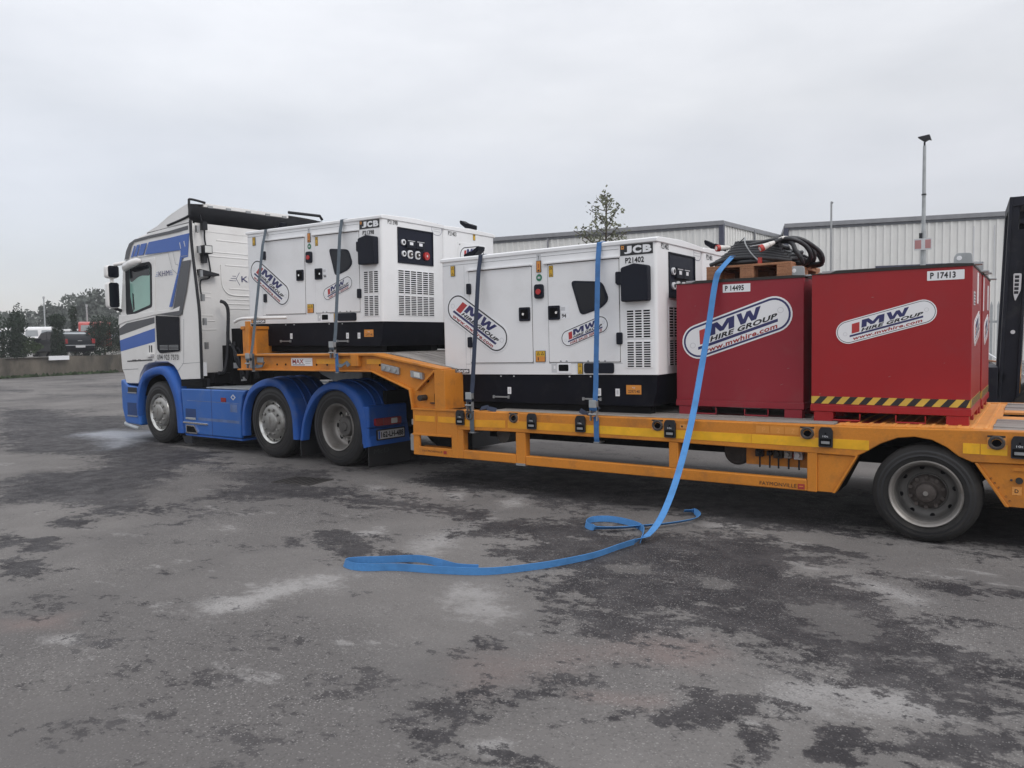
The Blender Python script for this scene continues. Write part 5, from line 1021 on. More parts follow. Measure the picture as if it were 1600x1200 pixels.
# ================================================================== red steel boxes
BW, BD, BH = 1.112, 1.02, 1.19
def tank_box(root, mat_, num, tape_=True, logo=None, flip_plate=False):
    k = MB(); k.box(0, BW, 0, BD, .145, BH - .01, mat_); k.build('shell', root, bevel=.006)
    k = MB(); k.prism([(-.004, BH - .012), (-.004, BH - .006), (.14, BH - .006), (.19, BH + .012), (BW - .1, BH + .012), (BW + .004, BH + .005), (BW + .004, BH - .012)], -.006, .03, 'rim_black')
    k.box(-.004, .02, 0, BD, BH - .012, BH - .004, 'rim_black'); k.box(BW - .03, BW + .004, .03, BD, BH - .012, BH + .004, 'rim_black'); k.box(0, BW, BD - .03, BD, BH - .012, BH + .004, 'rim_black'); k.box(.02, BW - .03, .03, BD - .03, BH - .05, BH - .02, mat_)
    k.build('rim', root)
    k = MB(); k.box(-.006, BW + .006, -.006, BD + .006, .085, .138, mat_); k.box(-.002, BW + .002, -.002, BD + .002, .138, .147, mat_)
    k.build('skirt', root, bevel=.006)
    ft = None
    for x0, x1 in ((.02, .165), (.955, BW - .01)):
        for y0, y1 in ((0.0, .10), (BD / 2 - .05, BD / 2 + .05), (BD - .10, BD)):
            k = MB(); k.box(x0, x1, y0, y1, 0, .085, mat_); k.build('foot', root, bevel=.006)
    k = MB()
    for x0 in (.165, .62):
        k.tube([(x0, .004, .075), (x0, .004, .02), (x0 + .20, .004, .02), (x0 + .20, .004, .075)], .007, mat_, 6)
    k.box(.02, BW - .01, .0, BD, .0, .006, mat_); k.build('fork_loop', root)
    F = Face((0, 0, 0), (1, 0, 0), (0, 0, 1), (0, -1, 0)); E_ = Face((BW, 0, 0), (0, 1, 0), (0, 0, 1), (1, 0, 0))
    if tape_:
        k = MB()
        for FF, W_, h in ((F, BW, 1), (E_, BD, 2)):
            FF.rect(k, .002, W_ - .002, .148, .206, 'haz_yellow', .002); st = .1; x = .02
            while x < W_ - .04:
                FF.poly(k, [(x + .0, .148), (x + .056, .148), (min(x + .106, W_ - .002), .206), (min(x + .050, W_ - .002), .206)], 'print_black', .0026, .0006); x += .112 if h == 1 else .085
        k.build('hazard_tape', root, smooth=0)
    k = MB()
    px = .82 if not flip_plate else .43
    F.rect(k, px, px + .24, 1.085, 1.155, 'print_white', .002, .002, .004); F.text(k, num, px + .02, px + .185, 1.097, 1.144, 'print_black', .0028, .035, 0, 1.08); k.build('number_plate', root, smooth=0)
    k = MB()
    def lug(x, y, w=.12):
        k = MB(); k.prism(roundpoly([(x, BH), (x + w, BH), (x + w - .005, BH + .085), (x + .02, BH + .09), (x, BH + .06)], .02, 3), y, y + .015, 'galv'); k.box(x - .02, x + w + .06, y, y + .10, BH - .002, BH + .012, 'galv')
        k.cyl((x + .035, y - .002, BH + .05), (x + .035, y + .017, BH + .05), .018, 'print_white', n=12); k.build('lifting_lug', root, bevel=.003)
    lug(BW - .125, .04); lug(BW - .125, BD - .12)
    k = MB(); k.box(.06, .22, .08, .2, BH - .002, BH + .02, 'galv'); k.build('lid_catch', root, bevel=.004)
    k = MB(); r_ = random.Random(num); 
    for i in range(5): x = r_.uniform(.03, BW - .05); z = r_.uniform(.2, 1.1); a = r_.uniform(-.6, .6); l_ = r_.uniform(.006, .022); F.poly(k, [(x, z), (x + l_, z + l_ * a), (x + l_, z + l_ * a + .0015), (x, z + .003)], 'rim_grey', .0012, .0005)
    build_each(k, 'scratch', root, smooth=0)
    return F, E_
r1 = thing('steel_tank', 'bright red steel box with plate P 17413 above black and yellow hazard tape', 'metal box', (-1.522, 6.50, .805), (0, 0, 0), 'red steel boxes on the trailer')
F, E_ = tank_box(r1, 'tank_red', 'P 17413')
hire_sticker(F.sub(.537, .786, 15.2), r1, .72, .182, border=.022)
hire_sticker(E_.sub(.50, .73, 10), r1, .62, .2, border=.022)
k = MB(); E_.rect(k, .48, .60, .92, 1.16, 'print_white', .003); k.build('notice', r1, smooth=0); k = MB(); E_.rect(k, .12, .26, .90, 1.0, 'print_grey', .003)
for i in range(4): E_.rect(k, .13, .25, .91 + i * .022, .918 + i * .022, 'print_black', .0036, .0005)
k.build('notice', r1, smooth=0)
r2 = thing('steel_tank', 'dull red steel box with plate P 14495 under the wooden pallet', 'metal box', (-2.725, 6.63, .80), (0, 0, 0), 'red steel boxes on the trailer')
F, E_ = tank_box(r2, 'tank_red_dull', 'P 14495', False, flip_plate=True)
hire_sticker(F.sub(.54, .772, 18.5), r2, 1.0, .305, border=.055, bordercol='print_navy')
r3_ = thing('steel_tank', 'red steel box behind the one with hazard tape, only its end in view', 'metal box', (-1.512, 7.545, .80), (0, 0, 0), 'red steel boxes on the trailer')
F, E_ = tank_box(r3_, 'tank_red', 'P 17412')
hire_sticker(E_.sub(.50, .73, 10), r3_, .62, .2, border=.022)
k = MB(); E_.rect(k, .02, .10, .88, 1.16, 'print_white', .003); k.build('notice', r3_, smooth=0); k = MB(); E_.rect(k, .6, .78, .90, 1.12, 'print_grey', .003); k.build('notice', r3_, smooth=0)

# ------------------------------------------------------------------ pallet with coiled cables
P = thing('wooden_pallet', 'worn brown wooden pallet lying on the dull red box under the cables', 'pallet', (-2.455, 6.66, 1.995), (0, 0, R(-1)))
for y in (0, .27, .54, .81):
    k = MB(); k.box(0, .735, y, y + .14, .105, .125, 'pallet_wood'); k.build('board', P, bevel=.003)
for x in (0, .30, .615):
    for y in (0, .40, .81): k = MB(); k.box(x, x + .12, y, y + .13, .018, .085, 'pallet_wood'); k.build('block', P, bevel=.004)
    k = MB(); k.box(x, x + .12, 0, .94, 0, .018, 'pallet_wood'); k.build('runner', P, bevel=.003)
    k = MB(); k.box(x, x + .12, 0, .94, .085, .105, 'pallet_wood'); k.build('stringer', P, bevel=.003)
C_ = thing('cable_coil', 'heavy black power cables with red and white plugs heaped on the wooden pallet', 'cable', (-2.10, 7.08, 2.12))
rc = random.Random(11)
def loop(cx, cy, rx, ry, z, ph, wob=.042, turns=1.0, rad=.019):
    pts = []
    for i in range(15):
        a = ph + 2 * math.pi * turns * i / 14; pts.append((cx + rx * math.cos(a) + rc.uniform(-wob, wob), cy + ry * math.sin(a) + rc.uniform(-wob, wob), max(.02, z + rc.uniform(-.016, .022) + .026 * math.sin(a * 2 + ph))))
    k = MB(); k.tube(spline(pts, 5), rad, 'cable_black', 7); k.build('loop', C_, smooth=60)
for lay in range(6):
    for q in range(5):
        rx = .40 - q * .055 - lay * .035 + rc.uniform(-.02, .02); loop(.02 + rc.uniform(-.02, .02) - lay * .008, rc.uniform(-.03, .03), rx, .36 - q * .04 - lay * .03, .022 + lay * .028, rc.uniform(0, 6.28))
for x1_, y1_, z1_, x2_, y2_, z2_ in ((.30, -.30, .205, .47, -.16, .09), (.34, -.22, .215, .545, -.05, .06), (.30, -.27, .185, .43, -.27, .03), (.36, -.10, .20, .50, .12, .05), (.28, -.12, .225, .46, .02, .10)):
    pts = [(-.05 + rc.uniform(-.05, .05), -.24 + rc.uniform(-.05, .1), .18), (x1_, y1_, z1_), (x2_ - .04, y2_ - .05, z2_ + .06), (x2_, y2_, z2_ - .03), (x2_ - .06, y2_ + .06, .0), (.25, y2_ + .2, .03), (.0, .2, .14)]
    k = MB(); k.tube(spline(pts, 6), .019, 'cable_black', 7); k.build('loop', C_, smooth=60)
for i in range(7):
    z = .035 + i * .024; k = MB(); k.tube(spline([(-.36 + i * .045, -.30 + i * .02, z - .01), (-.15, -.35 + i * .02, z + .03), (.1, -.36 + i * .02, z + .02), (.36 - i * .02, -.33, z - .02 if i < 5 else z)], 5), .019, 'cable_black', 7); k.build('loop', C_, smooth=60)
def plug(p, d):
    p = V3(p); d = V3(d).normalized(); k = MB(); k.cyl(p + d * .025, p + d * .08, .022, 'plug_white', .028, 14); k.cyl(p + d * -.03, p + d * .025, .014, 'plug_white', .024, 12); k.cyl(p + d * -.10, p + d * -.03, .018, 'cable_black', n=8)
    o = k.build('plug', C_, bevel=.004); k = MB(); k.cyl(p + d * .08, p + d * .11, .031, 'plug_red', .030, 16); k.cyl(p + d * .109, p + d * .112, .019, 'plug_white', n=12); k.build('collar', o, bevel=.003)
plug((.20, -.37, .165), (-.62, -.5, -.35)); k = MB(); k.tube(spline([(.25, -.33, .198), (.285, -.30, .215), (.32, -.26, .21)], 5), .014, 'plug_white', 7); k.tube(spline([(.315, -.265, .211), (.38, -.2, .20), (.44, -.12, .12), (.45, -.05, .05)], 5), .018, 'cable_black', 7); k.build('tail', C_, smooth=60)
plug((-.24, -.20, .18), (-.55, -.65, -.05))
k = MB(); k.tube(spline([(-.04, -.33, .24), (-.02, -.38, .18), (.04, -.40, .09), (.11, -.42, .02)], 5), .006, 'steel_grey', 5); k.tube([(.03, -.41, .15), (.15, -.39, .165), (.2, -.35, .18)], .006, 'steel_grey', 5); k.tube([(-.04, -.33, .24), (-.16, -.2, .2)], .006, 'steel_grey', 5); k.build('tie_rope', C_, smooth=60)
k = MB(); k.box(.10, .13, -.425, -.40, .0, .05, 'plug_red'); k.build('cable_tag', C_)

# ------------------------------------------------------------------ straps
def ratchet(k, p, m):
    x, y, z = p; k.box(x - .036, x - .028, y - .035, y + .0, z - .09, z + .09, 'steel_grey'); k.box(x + .028, x + .036, y - .035, y + .0, z - .09, z + .09, 'steel_grey'); k.cyl((x - .036, y - .02, z + .02), (x + .036, y - .02, z + .02), .022, m, n=10)
    k.box(x - .034, x + .034, y - .05, y - .038, z + .03, z + .10, 'galv'); k.cyl((x - .04, y - .045, z - .03), (x + .04, y - .045, z - .03), .01, 'steel_grey', n=8)
def strap(label, m, x_top, y_front, z_top, x_bot, z_bot, y_back, z_far, rz, tailm=None, kinkz=None):
    st = thing('ratchet_strap', label, 'strap', (x_bot, YN, z_bot), (0, 0, 0), 'ratchet straps over the generators'); O = Vector((x_bot, YN, z_bot))
    p = [(x_bot, YN - .006, z_bot - .01), (x_bot, YN - .012, z_bot + .20)]
    zr = z_bot + rz; f = lambda z: x_bot + (x_top - x_bot) * (z - z_bot) / (z_top - z_bot)
    yl = lambda z: YN - .012 + (y_front - .022 - YN) * min(1, (z - z_bot - .2) / (z_top - z_bot - .2))
    p2 = [(f(zr), yl(zr) - .012, zr)]
    n = 8
    for i in range(1, n): z = zr + (z_top - zr) * i / n; p2.append((f(z), yl(z), z))
    p2 += [(x_top, y_front - .018, z_top - .03), (x_top, y_front - .014, z_top + .002), (x_top, y_front + .04, z_top + .016), (x_top, y_front + GD / 2, z_top + .034), (x_top, y_front + GD, z_top + .018), (x_top, y_back - GD / 2, z_top + .034), (x_top, y_back - .03, z_top + .016), (x_top, y_back + .016, z_top - .01), (x_top, y_back + .02, z_far)]
    k = MB(); k.ribbon([Vector(q) - O for q in p2], (1, 0, 0), .05, .004, m); w_ = k.build('webbing', st, smooth=0)
    k = MB(); k.ribbon([Vector(q) - O for q in [(x_bot, YN - .006, z_bot - .01), (x_bot, YN - .014, z_bot + .02), (x_bot, YN - .014, z_bot + .20), (f(zr - .05), yl(zr - .05) - .012, zr - .05)]], (1, 0, 0), .05, .004, tailm or m); k.build('short_end', st, smooth=0)
    k = MB(); ratchet(k, Vector((f(zr), yl(zr) - .01, zr)) - O, m); k.build('ratchet', st, bevel=.003)
    k = MB(); q = Vector((x_bot, YN, z_bot)) - O; k.box(q.x - .028, q.x + .028, -.02, .09, -.022, -.012, 'steel_grey'); k.build('hook', st)
    return st, O
s1, _ = strap('slate grey strap next to the cab over the gooseneck generator', 'strap_slate', -8.366, 6.60, 1.415 + 1.589 - .434 * .0122, -8.12, 1.19, 8.90, 1.6, .11)
s2, _ = strap('slate grey strap crossing the slanted window of the gooseneck generator', 'strap_slate', -6.95, 6.60, 1.415 + 1.589 - 1.85 * .0122, -6.62, 1.185, 8.90, 1.6, .24, 'strap_blue')
s3, _ = strap('dark navy strap crossing the large oval sticker of the lower generator', 'strap_navy', -4.768, 6.44, .786 + 1.589 + .52 * .0079, -4.70, .60, 8.72, 1.0, .29, 'strap_slate')
s4, _ = strap('bright blue strap crossing the slanted window of the lower generator', 'strap_blue', -3.395, 6.44, .786 + 1.589 + 1.895 * .0079, -3.29, .585, 8.72, 1.0, .27)
k = MB()
def tail(st, pts, m):
    k = MB(); k.ribbon(pts, (.3, .5, .8), .045, .004, m); k.build('loose_tail', st, smooth=0)
tail(s3, [(.02, .12, .21), (.08, .03, .225), (.14, .06, .24), (.18, .02, .23), (.26, .05, .212)], 'strap_navy'); tail(s4, [(-.02, .08, .30), (-.09, .03, .24), (-.16, .10, .22), (-.22, .08, .26)], 'strap_navy')
tail(s1, [(.02, .0, .05), (.1, -.02, .04), (.17, .0, .05), (.2, -.01, .09)], 'strap_slate'); tail(s2, [(.02, -.02, .07), (.09, -.03, .06), (.16, -.02, .10), (.2, -.02, .06)], 'strap_slate')
LS = thing('lashing_strap', 'loose bright blue strap hanging off the pallet and looped across the tarmac', 'strap', (-2.35, 5.2, 0))
LO = Vector((-2.35, 5.2, 0))
hang = spline([(-2.15, 7.05, 2.34), (-2.185, 6.86, 2.30), (-2.30, 6.62, 2.10), (-2.345, 6.585, 1.98), (-2.375, 6.50, 1.60), (-2.395, 6.38, 1.25), (-2.375, 6.10, .82), (-2.345, 5.72, .42), (-2.34, 5.42, .17), (-2.365, 5.22, .055), (-2.40, 5.04, .03)], 6)
flat = spline([(-2.40, 5.04, .03), (-2.44, 4.87, .028), (-2.49, 4.60, .026), (-2.59, 4.35, .026), (-2.71, 4.14, .026), (-2.904, 3.912, .026), (-3.17, 3.783, .026), (-3.46, 3.683, .026), (-3.66, 3.56, .026), (-3.80, 3.555, .026), (-3.845, 3.62, .026), (-3.66, 3.77, .026), (-3.48, 3.90, .027), (-3.30, 3.905, .028), (-3.12, 3.88, .029), (-2.98, 3.93, .03)], 6)
def wid(n, a, b):
    o = []
    for i in range(n): t = i / max(1, n - 1); o.append(tuple(V3(a).lerp(V3(b), t)))
    return o
k = MB(); wd_ = []
for i, p in enumerate(hang):
    t = max(0., min(1., (2.0 - p.z) / 1.9)); wd_.append(tuple(V3((1, -.05, 0)).lerp(V3((.9, .5, .25)), t)))
wd_[-6:] = [tuple(V3((.75, .3, .1)).lerp(V3((.55, .1, .85)), j / 5)) for j in range(6)]
k.ribbon([p - LO for p in hang], wd_, .052, .004, 'strap_light'); k.build('hanging_run', LS, smooth=0)
k = MB(); k.ribbon([p - LO for p in flat], [(.35, .10, .93 if i > 6 else .85) for i in range(len(flat))], .05, .004, 'strap_light'); k.build('ground_run', LS, smooth=0)
two = spline([(-2.38, 5.10, .03), (-2.44, 5.27, .028), (-2.53, 5.45, .027), (-2.68, 5.56, .027), (-2.88, 5.60, .027), (-3.00, 5.51, .027), (-2.98, 5.36, .027), (-2.87, 5.28, .027), (-2.70, 5.36, .027), (-2.56, 5.51, .028), (-2.43, 5.67, .027), (-2.31, 5.90, .027), (-2.31, 6.07, .026), (-2.40, 6.21, .026), (-2.48, 6.18, .026)], 6)
k = MB(); n_ = len(two); k.ribbon([p - LO for p in two], [(.2, .1, .95) if i < n_ * .5 else (.7, -.45, .5) for i in range(n_)], .05, .004, 'strap_light'); k.build('second_run', LS, smooth=0)

# ================================================================== forklift beyond the trailer
FK = thing('forklift', 'dark forklift with a tall mast parked beyond the trailer past the red boxes', 'forklift', (-.30, 10.0, 0))
def fy(z): return .06 * (z - .8)      # the mast leans back
FS = Face((0, 0, 0), (1, 0, 0), (0, 0, 1), (0, -1, 0))
k = MB()
for y in (0, .95):
    k.prism([(-.08, .15), (.075, .15), (.165, 2.60), (.005, 2.60)], y, y + .06, 'fork_dark'); k.prism([(.0, 2.58), (.085, 2.58), (.10, 2.93), (.015, 2.93)], y, y + .06, 'fork_dark')
    k.prism([(-.10, .15), (-.07, .15), (.03, 2.95), (.0, 2.95)], y - .03, y + .12, 'fork_dark'); k.prism([(.065, .15), (.095, .15), (.195, 2.95), (.17, 2.95)], y - .03, y + .12, 'fork_dark')
    k.prism([(.0, .3), (.08, .3), (.18, 2.8), (.10, 2.8)], y + .1, y + .16, 'fork_dark')
k.build('mast', FK, bevel=.006)
k = MB(); k.prism([(.0, 2.845), (.40, 2.87), (.40, 2.95), (.0, 2.95)], -.02, 1.03, 'fork_dark'); k.prism([(.1, 2.66), (.40, 2.66), (.40, 2.71), (.1, 2.71)], -.01, .06, 'fork_dark'); k.box(-.05, .0, 0, 1, .95, 1.05, 'fork_dark'); build_each(k, 'crossbar', FK, bevel=.005)
k = MB(); FF = Face((.045, -.032, 1.55), (.036, 0, 1), (-1, 0, .036), (0, -1, 0)); FF.poly(k, roundpoly([(.28, -.01), (.36, .01), (.58, .02), (.58, -.055), (.40, -.055)], .015, 2), 'print_grey', .002)
for i in range(5): FF.rect(k, .36 + i * .042, .39 + i * .042, -.035, .005, 'trim_dark', .0026, .0005)
k.build('mast_marking', FK, smooth=0); k = MB(); q = FS.P(.05, 1.50, .035); k.cyl(q, q + V3((0, -.01, 0)), .022, 'print_grey', n=12); k.build('mast_bolt', FK, smooth=0)
k = MB()
for y in (.35, .6): k.tube([(.06, y, .4), (.15, y, 2.75)], .016, 'steel_grey', 6)
k.cyl((.10, .48, .4), (.17, .48, 2.5), .045, 'chrome', n=12); k.build('lift_chain', FK, smooth=50)
k = MB()
for i, x in enumerate((.22, .26, .30, .33)): k.tube(spline([(x + .02, .15 + i * .05, 2.6), (x, .12 + i * .05, 1.9), (x - .02, .10 + i * .06, 1.4), (x + .03, .12 + i * .05, 1.0)], 4), .014, 'steel_grey' if i % 2 else 'rubber_clean', 6)
build_each(k, 'hose', FK, smooth=60)
k = MB(); k.box(-.22, -.08, -.1, 1.1, .45, 1.12, 'fork_dark'); k.box(-.20, -.12, -.12, 1.12, .60, .70, 'trim_dark'); c_ = k.build('carriage', FK, bevel=.006)
for y in (.1, .75):
    k = MB(); k.prism([(-.24, .1), (-.20, .1), (-.20, 1.0), (-.24, 1.0)], y, y + .13, 'trim_dark'); k.prism([(-1.25, .10), (-.2, .10), (-.2, .15), (-1.25, .115)], y, y + .13, 'trim_dark'); k.build('fork', FK, bevel=.005)
k = MB(); k.prism([(.55, .35), (.55, .95), (1.0, 1.05), (1.9, 1.05), (2.5, .95), (2.55, .35)], .1, .95, 'warn_orange'); k.prism([(1.95, .25), (1.95, 1.08), (2.55, 1.0), (2.7, .7), (2.62, .25)], .02, 1.03, 'fork_dark'); k.build('body', FK, bevel=.04)
k = MB()
for y in (.08, .95):
    k.tube([(.62, y, 1.0), (.85, y, 2.1), (2.05, y, 2.15), (2.2, y, 1.05)], .03, 'fork_dark', 8)
for i in range(7): k.tube([(.9 + i * .18, .08, 2.14), (.9 + i * .18, .95, 2.14)], .018, 'fork_dark', 6)
k.build('overhead_guard', FK, smooth=50)
k = MB(); k.box(1.35, 1.75, .3, .75, 1.05, 1.2, 'plastic_black'); k.box(1.7, 1.8, .3, .75, 1.2, 1.6, 'plastic_black'); k.build('seat', FK, bevel=.03)
k = MB(); k.lathe(tyre_prof(.42, .30, .22), (.42, -.08, .52), 'rubber', 40, True); k.build('tyre', FK, smooth=40)
k = MB(); k.lathe([(.225, .03), (.20, .05), (.12, .09), (0, .09)], (.42, -.08, .52), 'print_grey', 24); k.build('rim', FK, smooth=40)
k = MB(); k.lathe(tyre_prof(.42, .30, .22), (.42, .85, .52), 'rubber', 40, True); k.lathe(tyre_prof(.30, .25, .15), (2.2, .02, .30), 'rubber', 32, True); k.lathe(tyre_prof(.30, .25, .15), (2.2, .78, .30), 'rubber', 32, True); k.build('tyre', FK, smooth=40)
FK.rotation_euler.z = R(4); FK.location.z = -.0

# ================================================================== sheds
def shed(name, label, A, B_, depthv, h, rise, ribs):
    """profiled metal shed: front wall from A to B_, end walls along depthv"""
    A, B_, D_ = Vector((*A, 0)), Vector((*B_, 0)), Vector((*depthv, 0)); t = thing(name, label, 'warehouse', A)
    u = (B_ - A); Lw = u.length; u.normalize(); d = D_.normalized(); Ld = D_.length
    zz = Vector((0, 0, 1))
    def wall(o, u_, n_, L_, top):
        k = MB(); F_ = Face(o, u_, zz, n_); pts = [(0, .25)] + [(x, h + rise * (1 - abs(2 * x / L_ - 1)) if top else h) for x in (([0, L_ / 2, L_] if top else [0, L_]))] + [(L_, .25)]
        F_.poly(k, pts, 'clad', .0, .1); w = k.build('wall', t, smooth=0)
        rb = MB(); n_r = int(L_ / .30)
        for i in range(n_r + 1):
            x = i * L_ / n_r; top_ = h + (rise * (1 - abs(2 * x / L_ - 1)) if top else 0)
            F_.poly(rb, [(x - .045, .25), (x + .045, .25), (x + .045, top_), (x - .045, top_)], 'clad_rib', .035, .035)
        o2 = rb.build('cladding_rib', w, smooth=0); o2['kind'] = 'stuff'
        c = MB(); F_.rect(c, 0, L_, 0, .25, 'concrete_pale', .03, .1); c.build('plinth', t, smooth=0)
        g = MB()
        if not top: F_.rect(g, -.1, L_ + .1, h - .05, h + .14, 'gutter', .14, .16); F_.rect(g, -.1, L_ + .1, h - .16, h - .06, 'clad_roof', .06, .06)
        else:
            for x0, x1 in ((0, L_ / 2), (L_ / 2, L_)): z0, z1 = (h, h + rise) if x0 == 0 else (h + rise, h); F_.poly(g, [(x0, z0 - .05), (x1, z1 - .05), (x1, z1 + .14), (x0, z0 + .14)], 'gutter', .09, .1)
        g.build('eaves_trim', t, smooth=0)
        return F_
    nf = Vector((u.y, -u.x, 0)); F1 = wall(Vector((0, 0, 0)), u, nf, Lw, False)
    F2 = wall(u * Lw, d, Vector((d.y, -d.x, 0)), Ld, True)
    F3 = wall(d * Ld, -d, Vector((-d.y, d.x, 0)), Ld, True)
    F4 = wall(u * Lw + d * Ld, -u, -nf, Lw, False)
    k = MB()
    for p in (Vector((0, 0, 0)), u * Lw): k.prism([(p.x - .1, p.y - .1), (p.x + .1, p.y - .1), (p.x + .1, p.y + .1), (p.x - .1, p.y + .1)], .2, h + .05, 'clad_trim', 'z')
    k.build('corner_trim', t)
    k = MB(); m0, m1 = d * Ld / 2 + zz * (h + rise), d * Ld / 2 + u * Lw + zz * (h + rise)
    for e0, e1 in ((zz * h, u * Lw + zz * h), (d * Ld + zz * h, d * Ld + u * Lw + zz * h)):
        b = [e0, e1, m1, m0]; k.add([x + zz * .12 for x in b], [(0, 1, 2, 3)], 'clad_roof')
    k.build('roof', t, smooth=0)
    return t, F1, F2
s_a, FA, FA2 = shed('warehouse', 'pale ribbed metal shed behind the generators, its end gable sloping away beside the young tree', (-34.0, 30.17), (-12.02, 34.60), (1.25, 15.2), 6.62, .04, 1)
k = MB()
for x in (3., 7.): FA2.rect(k, x - .05, x + .05, 5.6, 5.75, 'gutter', .2, .2)
build_each(k, 'wall_light', s_a)
k = MB(); FA2.rect(k, 3.6, 3.7, .3, 6.7, 'gutter', .12, .08); FA.rect(k, 14.0, 14.08, .3, 6.5, 'gutter', .1, .08); build_each(k, 'downpipe', s_a)
s_b, FB, FB2 = shed('warehouse', 'pale ribbed metal shed behind the red boxes and the forklift mast', (-9.97, 37.66), (18.5, 46.7), (-4.8, 15.1), 6.62, .04, 1)
k = MB(); FB.rect(k, 3.85, 8.2, .3, 4.62, 'clad_trim', .05, .05); p_ = k.build('loading_door', s_b)
k = MB()
for i in range(12): FB.rect(k, 3.95, 8.1, .35 + i * .35, .65 + i * .35, 'trim_dark', .06, .02)
build_each(k, 'slat', p_, smooth=0)
k = MB()
for x in (7.8, 8.6, 10.8, 12.2): FB.rect(k, x, x + .04, 3.8 + (x * 7 % 1), 6.2, 'print_grey', .037, .002)
build_each(k, 'wall_stain', s_b, smooth=0)

# fence, lamp post, pole
fn = thing('palisade_fence', 'grey steel palisade fence seen between the red boxes and the forklift mast', 'fence', (-1.0, 24.0, 0), (0, 0, R(12)))
pr = None
for i in range(90):
    x = -2.0 + i * .16
    if pr is None: pr = MB().prism([(-.03, 0), (.03, 0), (.03, 2.2), (0, 2.32), (-.03, 2.2)], 0, .012, 'galv').build('pale', fn); q = pr
    else: q = pr.copy(); COL.objects.link(q); q.parent = fn
    q.location = (x, 0, 0)
for z in (.4, 1.75):
    k = MB(); k.box(-2.1, 12.5, .012, .06, z, z + .06, 'galv'); k.build('rail', fn)
ps = None
for i in range(6):
    if ps is None: ps = MB().box(-.05, .05, .06, .14, 0, 2.2, 'galv').build('post', fn); q = ps
    else: q = ps.copy(); COL.objects.link(q); q.parent = fn
    q.location = (-2 + i * 2.8, 0, 0)
rbp = random.Random(4)
k = MB()
for i in range(40):
    x, y, z = .6 + rbp.uniform(-1.6, 1.6), 22.6 + rbp.uniform(-.8, .8), rbp.uniform(0, .9); a = rbp.uniform(0, 3); s_ = rbp.uniform(.15, .5); k.tube([(x, y, z), (x + s_ * math.cos(a), y + s_ * math.sin(a) * .4, z + rbp.uniform(-.1, .3))], rbp.uniform(.02, .06), rbp.choice(('hub_brown', 'steel_grey', 'print_white', 'pallet_wood')), 5)
sc_ = k.build('scrap_heap'); tag(sc_, 'heap of scrap metal and timber in front of the palisade fence', 'scrap heap', kind='stuff')
lp = thing('lamp_post', 'tall grey steel lamp post with a red sign plate standing behind the red boxes', 'lamp post', (-2.79, 24.84, 0))
k = MB(); k.cyl((0, 0, 0), (0, 0, 3.9), .085, 'galv', .072, 14); k.cyl((0, 0, 3.9), (0, 0, 4.4), .085, 'galv', .06, 14); k.cyl((0, 0, 4.4), (0, 0, 6.78), .055, 'galv', .042, 12); k.cyl((0, 0, 6.78), (0, 0, 6.88), .025, 'trim_dark', n=10)
k.cyl((0, 0, 5.4), (0, 0, 5.44), .062, 'trim_dark', n=12); k.build('post', lp, smooth=50)
k = MB(); k.prism([(-.17, 7.03), (.13, 7.06), (.17, 6.92), (.10, 6.94), (.0, 6.89), (-.05, 6.93)], -.11, .11, 'trim_dark'); k.build('lantern', lp, bevel=.01)
k = MB(); k.box(-.22, .22, -.12, -.10, 3.86, 4.18, 'print_grey'); k.box(-.2, -.04, -.123, -.12, 3.90, 4.14, 'sign_pink'); k.box(.06, .2, -.123, -.12, 3.90, 4.14, 'sign_pink'); k.box(-.10, -.02, -.1, .0, 4.2, 4.34, 'trim_dark'); k.build('sign_plate', lp)
fp = thing('flag_pole', 'thin plain grey pole in front of the shed near the lamp post', 'pole', (-6.217, 29.35, 0))
k = MB(); k.cyl((0, 0, 0), (0, 0, 6.17), .045, 'steel_grey', .032, 10); k.build('shaft', fp, smooth=50)
k = MB(); k.cyl((0, 0, 6.17), (.03, 0, 6.23), .05, 'steel_grey', n=8); k.build('cap', fp)

# ================================================================== plants
def crown(name, parent, blobs, n, size, m, seed, flat=.6):
    """leaf-sized faces scattered through overlapping clumps (centre, radii)"""
    r = random.Random(seed); v = []; f = []
    wts = [b[1][0] * b[1][1] * b[1][2] for b in blobs]
    for i in range(n):
        c, rad = r.choices(blobs, wts)[0]
        while True:
            x, y, z = r.uniform(-1, 1), r.uniform(-1, 1), r.uniform(-1, 1); q = x * x + y * y + z * z
            if q <= 1 and r.random() < .25 + .75 * q: break
        p = Vector((c[0] + x * rad[0], c[1] + y * rad[1], c[2] + z * rad[2])); s_ = size * r.uniform(.6, 1.3)
        a = Vector((r.gauss(0, 1), r.gauss(0, 1), r.gauss(0, 1) * flat)).normalized(); b = a.orthogonal().normalized(); b.rotate(Matrix.Rotation(r.uniform(0, 6.28), 3, a)); w = a.cross(b)
        k_ = len(v); v += [p - b * s_, p + w * s_ * .5, p + b * s_, p - w * s_ * .5]; f.append((k_, k_ + 1, k_ + 2, k_ + 3))
    mb = MB(); mb.add(v, f, m); return mb.build(name, parent, smooth=0, recalc=False)
ty = thing('young_tree', 'slim young tree with sparse leaves rising behind the lower generator', 'tree', (-11.45, 22.15, 0))
k = MB(); k.tube(spline([(0, 0, 0), (.03, 0, 2), (-.02, .02, 4), (.02, 0, 6.0)], 5), [.07 - .003 * i for i in range(16)], 'bark', 7)
rt = random.Random(8); blobs = []
